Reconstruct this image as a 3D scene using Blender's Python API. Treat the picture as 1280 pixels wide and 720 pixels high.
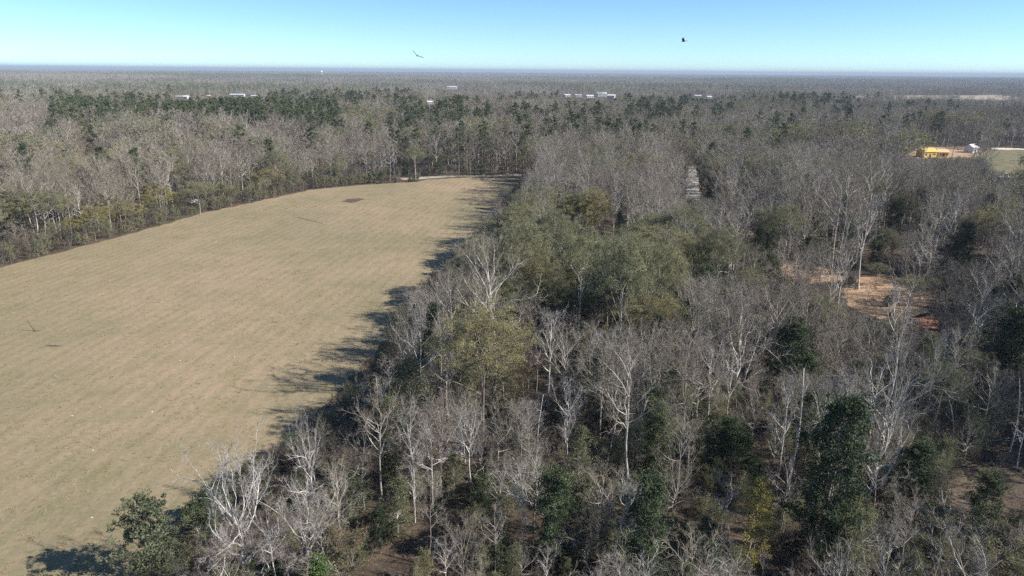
import bpy, math, random
import numpy as np
from mathutils import Matrix, Vector
R = math.radians
sc = bpy.context.scene
for _o in list(bpy.data.objects): bpy.data.objects.remove(_o)
col = sc.collection

# ------------------------------------------------------------------ camera, sky, sun, exposure
CAM_H, PITCH, ROLL, FPX = 50.0, R(17.4), R(0.46), 865.0      # FPX: focal length in pixels of a 1280 wide frame
cd = bpy.data.cameras.new('camera'); cam = bpy.data.objects.new('camera', cd); col.objects.link(cam)
cd.sensor_width = 36; cd.lens = FPX / 1280 * 36; cd.clip_start = 0.5; cd.clip_end = 120000
CAMROT = Matrix.Rotation(math.pi / 2 - PITCH, 3, 'X') @ Matrix.Rotation(ROLL, 3, 'Z')
cam.matrix_world = Matrix.Translation((0, 0, CAM_H)) @ CAMROT.to_4x4()
sc.camera = cam

SUN_EL, SUN_AZ = R(35), R(-13)          # azimuth measured from +X towards +Y: the sun stands to the right, a little behind
sun_dir = Vector((math.cos(SUN_EL) * math.cos(SUN_AZ), math.cos(SUN_EL) * math.sin(SUN_AZ), math.sin(SUN_EL)))
w = bpy.data.worlds.new('World'); sc.world = w; w.use_nodes = True
nt = w.node_tree; bg = nt.nodes['Background']
sky = nt.nodes.new('ShaderNodeTexSky'); sky.sky_type = 'NISHITA'; sky.sun_disc = False
sky.sun_elevation = SUN_EL; sky.sun_rotation = math.pi / 2 - SUN_AZ
sky.altitude = 50; sky.air_density = 0.6; sky.dust_density = 0.0; sky.ozone_density = 5.0
tint = nt.nodes.new('ShaderNodeMix'); tint.data_type = 'RGBA'; tint.blend_type = 'MULTIPLY'; tint.inputs['Factor'].default_value = 1.0; tint.inputs[7].default_value = (.93, 1.03, .98, 1)
nt.links.new(sky.outputs[0], tint.inputs[6]); nt.links.new(tint.outputs[2], bg.inputs[0]); bg.inputs[1].default_value = 0.094
sd = bpy.data.lights.new('sun', 'SUN'); so = bpy.data.objects.new('sun', sd); col.objects.link(so)
sd.energy = 4.9; sd.angle = R(0.5); sd.color = (1.0, 0.94, 0.85)
so.rotation_euler = sun_dir.to_track_quat('Z', 'Y').to_euler()
vs = sc.view_settings; vs.view_transform = 'Standard'; vs.look = 'None'; vs.exposure = 0.9; vs.gamma = 1.0; vs.use_curve_mapping = False
sc.render.engine = 'CYCLES'
cy = sc.cycles
cy.max_bounces = 4; cy.diffuse_bounces = 2; cy.glossy_bounces = 1; cy.transmission_bounces = 2; cy.volume_bounces = 0; cy.transparent_max_bounces = 4
cy.use_adaptive_sampling = True; cy.adaptive_threshold = 0.02; cy.use_denoising = False; cy.denoiser = 'OPENIMAGEDENOISE'
cy.caustics_reflective = cy.caustics_refractive = False

# ------------------------------------------------------------------ projection helpers (pixels of the 1280x720 photograph)
CR = np.array(CAMROT)
def ray(px, py):
    d = CR @ np.array(((px - 640) / FPX, -(py - 360) / FPX, -1.0)); return d / np.linalg.norm(d)
def gnd(px, py, z=0.0):
    d = ray(px, py); t = (z - CAM_H) / d[2]; return (d[0] * t, d[1] * t)
(RX, RY, RZ) = [tuple(float(v) for v in CR[:, i]) for i in range(3)]
def proj(x, y, z):
    z -= CAM_H
    c2 = RZ[0] * x + RZ[1] * y + RZ[2] * z
    if c2 > -1: return (-9999, -9999, -1)
    return (640 - FPX * (RX[0] * x + RX[1] * y + RX[2] * z) / c2, 360 + FPX * (RY[0] * x + RY[1] * y + RY[2] * z) / c2, -c2)
def height_at(row, x, y):
    """height of a vertical at ground point x,y that reaches photograph row `row`"""
    k = (row - 360) / FPX
    return CAM_H + (k * (RZ[0] * x + RZ[1] * y) - RY[0] * x - RY[1] * y) / (RY[2] - k * RZ[2])

# ------------------------------------------------------------------ materials
def new_mat(name):
    m = bpy.data.materials.new(name); m.use_nodes = True
    n = m.node_tree.nodes; b = n['Principled BSDF']
    b.inputs['Roughness'].default_value = 0.9; b.inputs['Specular IOR Level'].default_value = 0.2
    return m, m.node_tree, b
def ramp(t, stops, interp='LINEAR'):
    r = t.nodes.new('ShaderNodeValToRGB'); cr = r.color_ramp; cr.interpolation = interp
    while len(cr.elements) < len(stops): cr.elements.new(0.5)
    for e, (p, c) in zip(cr.elements, stops): e.position = p; e.color = (*c, 1)
    return r
def noise(t, scale, detail=3, rough=0.55, vec=None):
    n = t.nodes.new('ShaderNodeTexNoise'); n.inputs['Scale'].default_value = scale; n.inputs['Detail'].default_value = detail; n.inputs['Roughness'].default_value = rough
    if vec is not None: t.links.new(vec, n.inputs['Vector'])
    return n
def mixc(t, a, b, fac, mode='MIX'):
    m = t.nodes.new('ShaderNodeMix'); m.data_type = 'RGBA'; m.blend_type = mode
    for sock, v in ((m.inputs['Factor'], fac), (m.inputs[6], a), (m.inputs[7], b)):
        if isinstance(v, (int, float)): sock.default_value = v
        elif isinstance(v, tuple): sock.default_value = (*v, 1)
        else: t.links.new(v, sock)
    return m.outputs[2]
def plant_mat(name, stops, translucent=0.0, rough=0.85, spec=0.15, vary=0.35, nscale=0.6):
    """per-plant colour from a ramp over the object's random value, with soft clump-sized variation"""
    m, t, b = new_mat(name)
    oi = t.nodes.new('ShaderNodeObjectInfo'); r = ramp(t, stops); t.links.new(oi.outputs['Random'], r.inputs[0])
    tc = t.nodes.new('ShaderNodeTexCoord'); n = noise(t, nscale, 2, 0.6, tc.outputs['Object'])
    dk = ramp(t, [(0.3, (1 - vary,) * 3), (0.7, (1 + vary * 0.4,) * 3)]); t.links.new(n.outputs[0], dk.inputs[0])
    c = mixc(t, r.outputs[0], dk.outputs[0], 1.0, 'MULTIPLY')
    t.links.new(c, b.inputs['Base Color']); b.inputs['Roughness'].default_value = rough; b.inputs['Specular IOR Level'].default_value = spec
    if translucent:
        tr = t.nodes.new('ShaderNodeBsdfTranslucent'); t.links.new(c, tr.inputs[0])
        mx = t.nodes.new('ShaderNodeMixShader'); mx.inputs[0].default_value = translucent
        t.links.new(b.outputs[0], mx.inputs[1]); t.links.new(tr.outputs[0], mx.inputs[2]); t.links.new(mx.outputs[0], t.nodes['Material Output'].inputs[0])
    return m
def paint(name, c, rough=0.6, var=0.12, scale=3.0):
    m, t, b = new_mat(name)
    tc = t.nodes.new('ShaderNodeTexCoord'); n = noise(t, scale, 4, 0.6, tc.outputs['Object'])
    lo = tuple(v * (1 - var) for v in c); hi = tuple(min(1, v * (1 + var * .6)) for v in c)
    r = ramp(t, [(0.3, lo), (0.7, hi)]); t.links.new(n.outputs[0], r.inputs[0]); t.links.new(r.outputs[0], b.inputs['Base Color'])
    b.inputs['Roughness'].default_value = rough
    return m
M = {}
M['bark_grey'] = plant_mat('bark_grey', [(0, (.22, .19, .165)), (.3, (.30, .27, .235)), (.65, (.42, .385, .34)), (1, (.56, .53, .48))], vary=.4, nscale=.9)
M['bark_pale'] = plant_mat('bark_pale', [(0, (.50, .475, .44)), (1, (.68, .65, .61))], vary=.4, nscale=.9)
M['bark_dark'] = plant_mat('bark_dark', [(0, (.09, .075, .062)), (1, (.17, .14, .115))], vary=.4, nscale=.9)
M['twig_grey'] = plant_mat('twig_grey', [(0, (.20, .16, .135)), (.2, (.25, .212, .185)), (.4, (.235, .215, .155)), (.55, (.285, .25, .205)), (.75, (.305, .268, .24)), (.9, (.27, .25, .18)), (1, (.38, .34, .305))])
M['twig_brush'] = plant_mat('twig_brush', [(0, (.095, .08, .068)), (.5, (.13, .112, .098)), (1, (.20, .18, .16))])
M['twig_pale'] = plant_mat('twig_pale', [(0, (.26, .24, .225)), (1, (.36, .335, .315))])
M['twig_olive'] = plant_mat('twig_olive', [(0, (.17, .16, .105)), (1, (.235, .215, .14))])
M['twig_brown'] = plant_mat('twig_brown', [(0, (.085, .064, .05)), (.5, (.12, .092, .072)), (1, (.18, .14, .11))])
M['bud_olive'] = plant_mat('bud_olive', [(0, (.25, .262, .15)), (.5, (.29, .295, .168)), (.8, (.32, .305, .165)), (1, (.345, .31, .15))], translucent=.35, vary=.5, nscale=.4)
M['bud_yellow'] = plant_mat('bud_yellow', [(0, (.30, .27, .085)), (1, (.36, .31, .09))], translucent=.25)
M['bud_brown'] = plant_mat('bud_brown', [(0, (.19, .14, .08)), (1, (.25, .19, .10))], translucent=.2)
M['leaf_dark'] = plant_mat('leaf_dark', [(0, (.06, .088, .042)), (.5, (.082, .115, .054)), (1, (.115, .14, .066))], translucent=.2, rough=.65, spec=.2, vary=.6, nscale=.9)
M['leaf_grey'] = plant_mat('leaf_grey', [(0, (.125, .15, .085)), (1, (.155, .175, .10))], translucent=.2, rough=.65, spec=.2)
M['vine'] = plant_mat('vine_leaf', [(0, (.125, .14, .075)), (.5, (.16, .17, .095)), (1, (.20, .195, .11))], translucent=.25, vary=.5, nscale=.7)
M['leaf_bright'] = plant_mat('leaf_bright', [(0, (.09, .15, .04)), (1, (.12, .18, .05))], translucent=.2, rough=.5, spec=.3)
M['needle'] = plant_mat('needle', [(0, (.10, .125, .066)), (.6, (.13, .158, .08)), (1, (.16, .18, .09))], translucent=.2, rough=.6)
M['log'] = paint('log_bark', (.30, .27, .24), .9, .3, 2)
M['white_paint'] = paint('white_paint', (.78, .78, .77), .5)
M['dull_white'] = paint('weathered_white', (.52, .52, .52), .7)
M['white_roof'] = paint('white_metal_roof', (.60, .61, .62), .5)
M['grey_roof'] = paint('grey_shingle_roof', (.22, .21, .21), .9)
M['yellow_board'] = paint('yellow_sheathing', (.66, .47, .13), .8, .3, .8)
M['wood_frame'] = paint('raw_lumber', (.62, .45, .26), .8)
M['orange_brick'] = paint('orange_brick', (.42, .20, .12), .9)
M['glass'] = paint('window_glass', (.05, .06, .07), .1)
M['dark'] = paint('dark_metal', (.06, .06, .06), .5)
M['steel'] = paint('galvanised_steel', (.5, .5, .5), .5)
M['straw'] = plant_mat('straw', [(0, (.26, .21, .12)), (1, (.40, .33, .21))])
M['feather'] = paint('black_feather', (.018, .016, .015), .7)
M['grey_feather'] = paint('flight_feather', (.05, .045, .04), .7)

def mat_ground():
    m, t, b = new_mat('leaf_litter')
    g = t.nodes.new('ShaderNodeNewGeometry'); v = g.outputs['Position']
    n1 = noise(t, .06, 5, .65, v); n2 = noise(t, 1.6, 5, .75, v); n3 = noise(t, .011, 3, .5, v)
    c1 = ramp(t, [(.3, (.055, .042, .031)), (.5, (.095, .072, .053)), (.7, (.15, .115, .085))]); t.links.new(n1.outputs[0], c1.inputs[0])
    c2 = ramp(t, [(.3, (.45, .42, .40)), (.52, (1, 1, 1)), (.72, (1.5, 1.45, 1.4))]); t.links.new(n2.outputs[0], c2.inputs[0])
    c = mixc(t, c1.outputs[0], c2.outputs[0], 1.0, 'MULTIPLY')
    gf = ramp(t, [(.58, (0, 0, 0)), (.68, (1, 1, 1))]); t.links.new(n3.outputs[0], gf.inputs[0])
    c = mixc(t, c, (.085, .078, .045), gf.outputs[0])
    t.links.new(c, b.inputs['Base Color'])
    bp = t.nodes.new('ShaderNodeBump'); bp.inputs['Distance'].default_value = .25; bp.inputs['Strength'].default_value = .8
    t.links.new(n2.outputs[0], bp.inputs['Height']); t.links.new(bp.outputs[0], b.inputs['Normal'])
    return m
def mat_field():
    m, t, b = new_mat('mown_dry_grass')
    g = t.nodes.new('ShaderNodeNewGeometry'); v = g.outputs['Position']
    mp = t.nodes.new('ShaderNodeMapping'); mp.vector_type = 'POINT'; mp.inputs['Rotation'].default_value = (0, 0, R(9.3)); mp.inputs['Scale'].default_value = (1, .11, 1)
    t.links.new(v, mp.inputs[0])
    big = noise(t, .022, 4, .6, v); streak = noise(t, .55, 4, .65, mp.outputs[0]); fine = noise(t, 1.3, 6, .8, v); mid = noise(t, .16, 4, .65, v)
    c1 = ramp(t, [(.3, (.205, .178, .112)), (.45, (.244, .202, .131)), (.58, (.280, .222, .149)), (.72, (.308, .229, .162))]); t.links.new(big.outputs[0], c1.inputs[0])
    c2 = ramp(t, [(.3, (.91, .92, .88)), (.5, (1, 1, 1)), (.7, (1.06, 1.04, 1.02))]); t.links.new(streak.outputs[0], c2.inputs[0])
    c3 = ramp(t, [(.28, (.55, .55, .5)), (.44, (.94, .94, .93)), (.58, (1.06, 1.05, 1.03)), (.74, (1.5, 1.45, 1.4))]); t.links.new(fine.outputs[0], c3.inputs[0])
    c4 = ramp(t, [(.32, (.86, .90, .80)), (.52, (1, 1, 1)), (.68, (1.07, 1.03, 1.0))]); t.links.new(mid.outputs[0], c4.inputs[0])
    wv = t.nodes.new('ShaderNodeTexWave'); wv.wave_type = 'BANDS'; wv.bands_direction = 'X'; wv.inputs['Scale'].default_value = .11; wv.inputs['Distortion'].default_value = 2.2; wv.inputs['Detail'].default_value = 2; wv.inputs['Detail Scale'].default_value = .25
    mp2 = t.nodes.new('ShaderNodeMapping'); mp2.inputs['Rotation'].default_value = (0, 0, R(9.3)); t.links.new(v, mp2.inputs[0]); t.links.new(mp2.outputs[0], wv.inputs[0])
    c5 = ramp(t, [(0, (.93, .95, .92)), (.5, (1, 1, 1)), (1, (1.05, 1.03, 1.02))]); t.links.new(wv.outputs[0], c5.inputs[0])
    c = c1.outputs[0]
    for x in (c2, c3, c4, c5): c = mixc(t, c, x.outputs[0], 1.0, 'MULTIPLY')
    t.links.new(c, b.inputs['Base Color'])
    bp = t.nodes.new('ShaderNodeBump'); bp.inputs['Distance'].default_value = .12; bp.inputs['Strength'].default_value = .55
    t.links.new(fine.outputs[0], bp.inputs['Height']); t.links.new(bp.outputs[0], b.inputs['Normal'])
    return m
def mat_dirt(name, a, b_, c_):
    m, t, b = new_mat(name)
    g = t.nodes.new('ShaderNodeNewGeometry'); v = g.outputs['Position']
    n1 = noise(t, .12, 5, .7, v); n2 = noise(t, 1.2, 5, .75, v)
    c1 = ramp(t, [(.32, a), (.5, b_), (.66, c_)]); t.links.new(n1.outputs[0], c1.inputs[0])
    c2 = ramp(t, [(.3, (.6, .6, .6)), (.55, (1, 1, 1)), (.75, (1.3, 1.3, 1.3))]); t.links.new(n2.outputs[0], c2.inputs[0])
    t.links.new(mixc(t, c1.outputs[0], c2.outputs[0], 1, 'MULTIPLY'), b.inputs['Base Color'])
    bp = t.nodes.new('ShaderNodeBump'); bp.inputs['Distance'].default_value = .2; t.links.new(n2.outputs[0], bp.inputs['Height']); t.links.new(bp.outputs[0], b.inputs['Normal'])
    return m
M['ground'] = mat_ground(); M['field'] = mat_field()
M['clay'] = mat_dirt('orange_clay', (.26, .17, .105), (.40, .265, .165), (.52, .37, .24))
M['gravel'] = mat_dirt('gravel', (.30, .265, .22), (.38, .335, .28), (.46, .41, .35))
M['red_clay'] = mat_dirt('red_clay', (.33, .15, .09), (.42, .20, .12), (.46, .25, .16))
M['sand'] = mat_dirt('pale_sand', (.48, .42, .35), (.60, .54, .46), (.70, .65, .58))
M['lawn'] = mat_dirt('rough_lawn', (.12, .115, .06), (.165, .155, .085), (.24, .19, .125))
M['burnt'] = mat_dirt('dark_hay_ring', (.07, .055, .04), (.10, .08, .055), (.17, .13, .09))
M['far_field'] = mat_dirt('far_fallow_field', (.30, .24, .18), (.36, .29, .22), (.42, .35, .27))

# ------------------------------------------------------------------ mesh helpers
def mesh_obj(name, verts, faces, mats, fmat=None, smooth=False, parent=None, link=True):
    me = bpy.data.meshes.new(name); me.from_pydata(verts, [], faces)
    for m in mats: me.materials.append(m)
    if fmat is not None: me.polygons.foreach_set('material_index', np.asarray(fmat, dtype=np.int32))
    if smooth: me.polygons.foreach_set('use_smooth', np.ones(len(faces), dtype=bool))
    me.update()
    o = bpy.data.objects.new(name, me)
    if link: col.objects.link(o)
    if parent is not None: o.parent = parent
    return o
def tag(o, label=None, cat=None, group=None, kind=None):
    for k, v in (('label', label), ('category', cat), ('group', group), ('kind', kind)):
        if v: o[k] = v
    return o
def empty(name, loc, rz=0.0):
    o = bpy.data.objects.new(name, None); o.location = loc; o.rotation_euler = (0, 0, rz); o.empty_display_size = .5
    col.objects.link(o); return o
def box(c, s):
    x, y, z = c; a, b, h = s[0] / 2, s[1] / 2, s[2] / 2
    v = [(x + i * a, y + j * b, z + k * h) for k in (-1, 1) for j in (-1, 1) for i in (-1, 1)]
    return v, [(0, 2, 3, 1), (4, 5, 7, 6), (0, 1, 5, 4), (2, 6, 7, 3), (0, 4, 6, 2), (1, 3, 7, 5)]
def sheet(name, pts, z, mat, kind='structure', jag=0.0, seed=1):
    """flat polygon sheet with an optionally ragged rim"""
    rng = random.Random(seed); P = []
    n = len(pts)
    for i in range(n):
        a, b = np.array(pts[i]), np.array(pts[(i + 1) % n]); L = np.linalg.norm(b - a); k = max(1, int(L / 2.0)) if jag else 1
        k = min(k, 60)
        for j in range(k):
            q = a + (b - a) * j / k
            if jag: q = q + np.array((rng.uniform(-jag, jag), rng.uniform(-jag, jag)))
            P.append((q[0], q[1], z))
    return tag(mesh_obj(name, P, [tuple(range(len(P)))], [mat]), kind=kind)

# ------------------------------------------------------------------ the ground and what is laid on it
G = 50000.0
tag(mesh_obj('ground', [(-G, -1000, 0), (G, -1000, 0), (G, G, 0), (-G, G, 0)], [(0, 1, 2, 3)], [M['ground']]), kind='structure')
FIELD = [(-42, 35), (-38.5, 60), (-28.5, 100), (-20.5, 150), (-13.5, 190), (-7.5, 240), (-.5, 300), (6, 338),
         (-22, 340), (-40, 334), (-46, 325), (-70, 314), (-88, 300), (-98, 278), (-112, 248), (-120, 215), (-134, 173), (-145, 130), (-152, 60), (-152, 5), (-47, 5)]
sheet('field', FIELD, .02, M['field'], jag=.7)
def in_poly(x, y, P):
    c = False; n = len(P)
    for i in range(n):
        x1, y1 = P[i]; x2, y2 = P[i - 1]
        if (y1 > y) != (y2 > y) and x < (x2 - x1) * (y - y1) / (y2 - y1) + x1: c = not c
    return c
def dist_poly(x, y, P):
    d = 1e9
    for i in range(len(P)):
        ax, ay = P[i - 1]; bx, by = P[i]; vx, vy = bx - ax, by - ay; L = vx * vx + vy * vy
        t = max(0, min(1, ((x - ax) * vx + (y - ay) * vy) / L)); d = min(d, math.hypot(x - ax - t * vx, y - ay - t * vy))
    return d
pp = lambda L, z=0: [gnd(a, b, z) for a, b in L]
CLEAR = []                                        # ground polygons kept free of trees
def patch(name, pix, z, mat, jag=.8, seed=1, keep=True):
    P = pp(pix)
    sheet(name, P, z, mat, jag=jag, seed=seed)
    if keep: CLEAR.append(P)
    return P
patch('gravel_road', [(500, 223), (560, 219.3), (690, 217.6), (690, 219.6), (560, 221.6), (505, 225.5)], .024, M['gravel'], .25, 3)
patch('clay_clearing', [(1050, 362), (1072, 349), (1105, 343), (1142, 350), (1164, 370), (1160, 393), (1122, 402), (1085, 394), (1058, 378)], .02, M['clay'], 1.0, 4)
patch('red_clay_patch', [(1140, 396), (1160, 391), (1172, 398), (1168, 410), (1148, 410)], .02, M['red_clay'], .6, 5)
patch('bare_clay_ground', [(965, 333), (1005, 328), (1050, 338), (1052, 352), (1010, 355), (975, 352)], .02, M['clay'], 1.0, 6)
patch('clay_verge', [(890, 287), (930, 283), (946, 297), (925, 306), (900, 302)], .02, M['clay'], 1.0, 7)
patch('dirt_track', [(861, 207), (870, 207), (874, 226), (876, 250), (866, 256), (857, 252), (858, 228)], .02, M['sand'], .8, 8)
patch('building_site', [(1125, 184), (1215, 183), (1225, 193), (1205, 203), (1135, 201)], .02, M['clay'], 1.0, 9)
patch('lawn', [(1222, 188), (1330, 187), (1345, 226), (1250, 222), (1228, 206)], .02, M['lawn'], 1.0, 10)
patch('sand_bank', [(1240, 184.6), (1325, 186.2), (1325, 188.6), (1240, 187)], .03, M['sand'], 1.6, 11)
patch('fallow_field', [(1000, 124), (1080, 119.5), (1250, 119), (1300, 123), (1290, 127), (1120, 127.5)], .06, M['far_field'], 3, 12)
patch('hay_ring', [(427, 252), (436, 248.6), (449, 247.4), (456, 249), (449, 251.6), (438, 253.8)], .024, M['burnt'], .35, 13)

# ------------------------------------------------------------------ tree shapes (numpy)
UP = np.array((0, 0, 1.0))
def unit(v): return v / (np.linalg.norm(v) + 1e-9)
def rand_unit(rng, n=None):
    v = rng.normal(size=(3,) if n is None else (n, 3)); return v / (np.linalg.norm(v, axis=-1, keepdims=True) + 1e-9)
def plumb(P, keep=.15):
    """takes most of the sideways drift out of a trunk so that its head stands over its foot"""
    t = np.linspace(0, 1, len(P))[:, None]; D = (P[-1] - P[0]) * np.array((1, 1, 0)); return P - t * D * (1 - keep)
class Acc:
    """collects vertices and faces with a material slot"""
    def __init__(s): s.v, s.f, s.m, s.n = [], [], [], 0
    def tube(s, P, rad, sides, slot=0, cap=True):
        P = np.asarray(P); n = len(P)
        T = np.gradient(P, axis=0); T /= np.linalg.norm(T, axis=1, keepdims=True) + 1e-9
        ref = np.array((1.0, .2, .1)) if abs(T[0][2]) > .6 else UP
        A = np.cross(T, ref); A /= np.linalg.norm(A, axis=1, keepdims=True) + 1e-9; B = np.cross(T, A)
        th = np.linspace(0, 2 * math.pi, sides, endpoint=False)
        ring = P[:, None] + (np.cos(th)[None, :, None] * A[:, None] + np.sin(th)[None, :, None] * B[:, None]) * np.asarray(rad)[:, None, None]
        base = s.n; s.v.append(ring.reshape(-1, 3)); s.n += n * sides
        for i in range(n - 1):
            for j in range(sides):
                a, b = base + i * sides + j, base + i * sides + (j + 1) % sides
                s.f.append((a, b, b + sides, a + sides)); s.m.append(slot)
        if cap: s.f.append(tuple(base + (n - 1) * sides + j for j in range(sides))); s.m.append(slot)
    def spikes(s, P, D, L, r, rng, slot=0, sides=3, bend=.25):
        """thin tapering twigs: a three sided base running out to a point"""
        P, D = np.asarray(P), np.asarray(D); n = len(P)
        if n == 0: return
        ref = rand_unit(rng, n); A = np.cross(D, ref); A /= np.linalg.norm(A, axis=1, keepdims=True) + 1e-9; B = np.cross(D, A)
        L = np.broadcast_to(L, (n,)); r = np.broadcast_to(r, (n,))
        th = np.linspace(0, 2 * math.pi, sides, endpoint=False)
        ring = P[:, None] + (np.cos(th)[None, :, None] * A[:, None] + np.sin(th)[None, :, None] * B[:, None]) * r[:, None, None]
        tip = P + D * L[:, None]
        V = np.concatenate([ring, tip[:, None]], 1).reshape(-1, 3)
        k = sides + 1; base = s.n + np.arange(n) * k
        for j in range(sides if sides > 2 else 1):
            a = base + j; b = base + (j + 1) % sides; c = base + sides
            s.f.extend(zip(a.tolist(), b.tolist(), c.tolist())); s.m.extend([slot] * n)
        s.v.append(V); s.n += n * k
    def leaves(s, P, size, rng, slot=0, aspect=.55, flat=.0, D=None):
        """small pointed four cornered leaf faces, folded a little along the middle"""
        P = np.asarray(P); n = len(P)
        if n == 0: return
        N = rand_unit(rng, n)
        if flat: N = N * (1 - flat) + UP * flat; N /= np.linalg.norm(N, axis=1, keepdims=True)
        A = np.cross(N, rand_unit(rng, n) if D is None else D); A /= np.linalg.norm(A, axis=1, keepdims=True) + 1e-9; B = np.cross(N, A)
        sz = (size * rng.uniform(.6, 1.3, n))[:, None]
        V = np.stack([P - A * sz * .5, P - B * sz * .5 * aspect + N * sz * .08, P + A * sz * .5, P + B * sz * .5 * aspect + N * sz * .08], 1).reshape(-1, 3)
        base = s.n + np.arange(n) * 4
        s.f.extend(zip(base.tolist(), (base + 1).tolist(), (base + 2).tolist(), (base + 3).tolist())); s.m.extend([slot] * n)
        s.v.append(V); s.n += n * 4
    def mesh(s, name, mats, smooth=False):
        me = bpy.data.meshes.new(name)
        V = np.concatenate(s.v) if s.v else np.zeros((0, 3))
        me.from_pydata(V.tolist(), [], s.f)
        for m in mats: me.materials.append(m)
        me.polygons.foreach_set('material_index', np.asarray(s.m, dtype=np.int32))
        if smooth: me.polygons.foreach_set('use_smooth', np.ones(len(s.f), dtype=bool))
        me.update(); return me
def walk(rng, p, d, L, n, wander, lift):
    P = [np.array(p, float)]; d = unit(np.array(d, float)); st = L / n
    for i in range(n):
        d = unit(d + rng.normal(size=3) * wander + UP * lift); P.append(P[-1] + d * st)
    return np.array(P)
def along(P, t):
    f = t * (len(P) - 1); i = min(int(f), len(P) - 2); u = f - i
    return P[i] * (1 - u) + P[i + 1] * u, unit(P[i + 1] - P[i])

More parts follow.
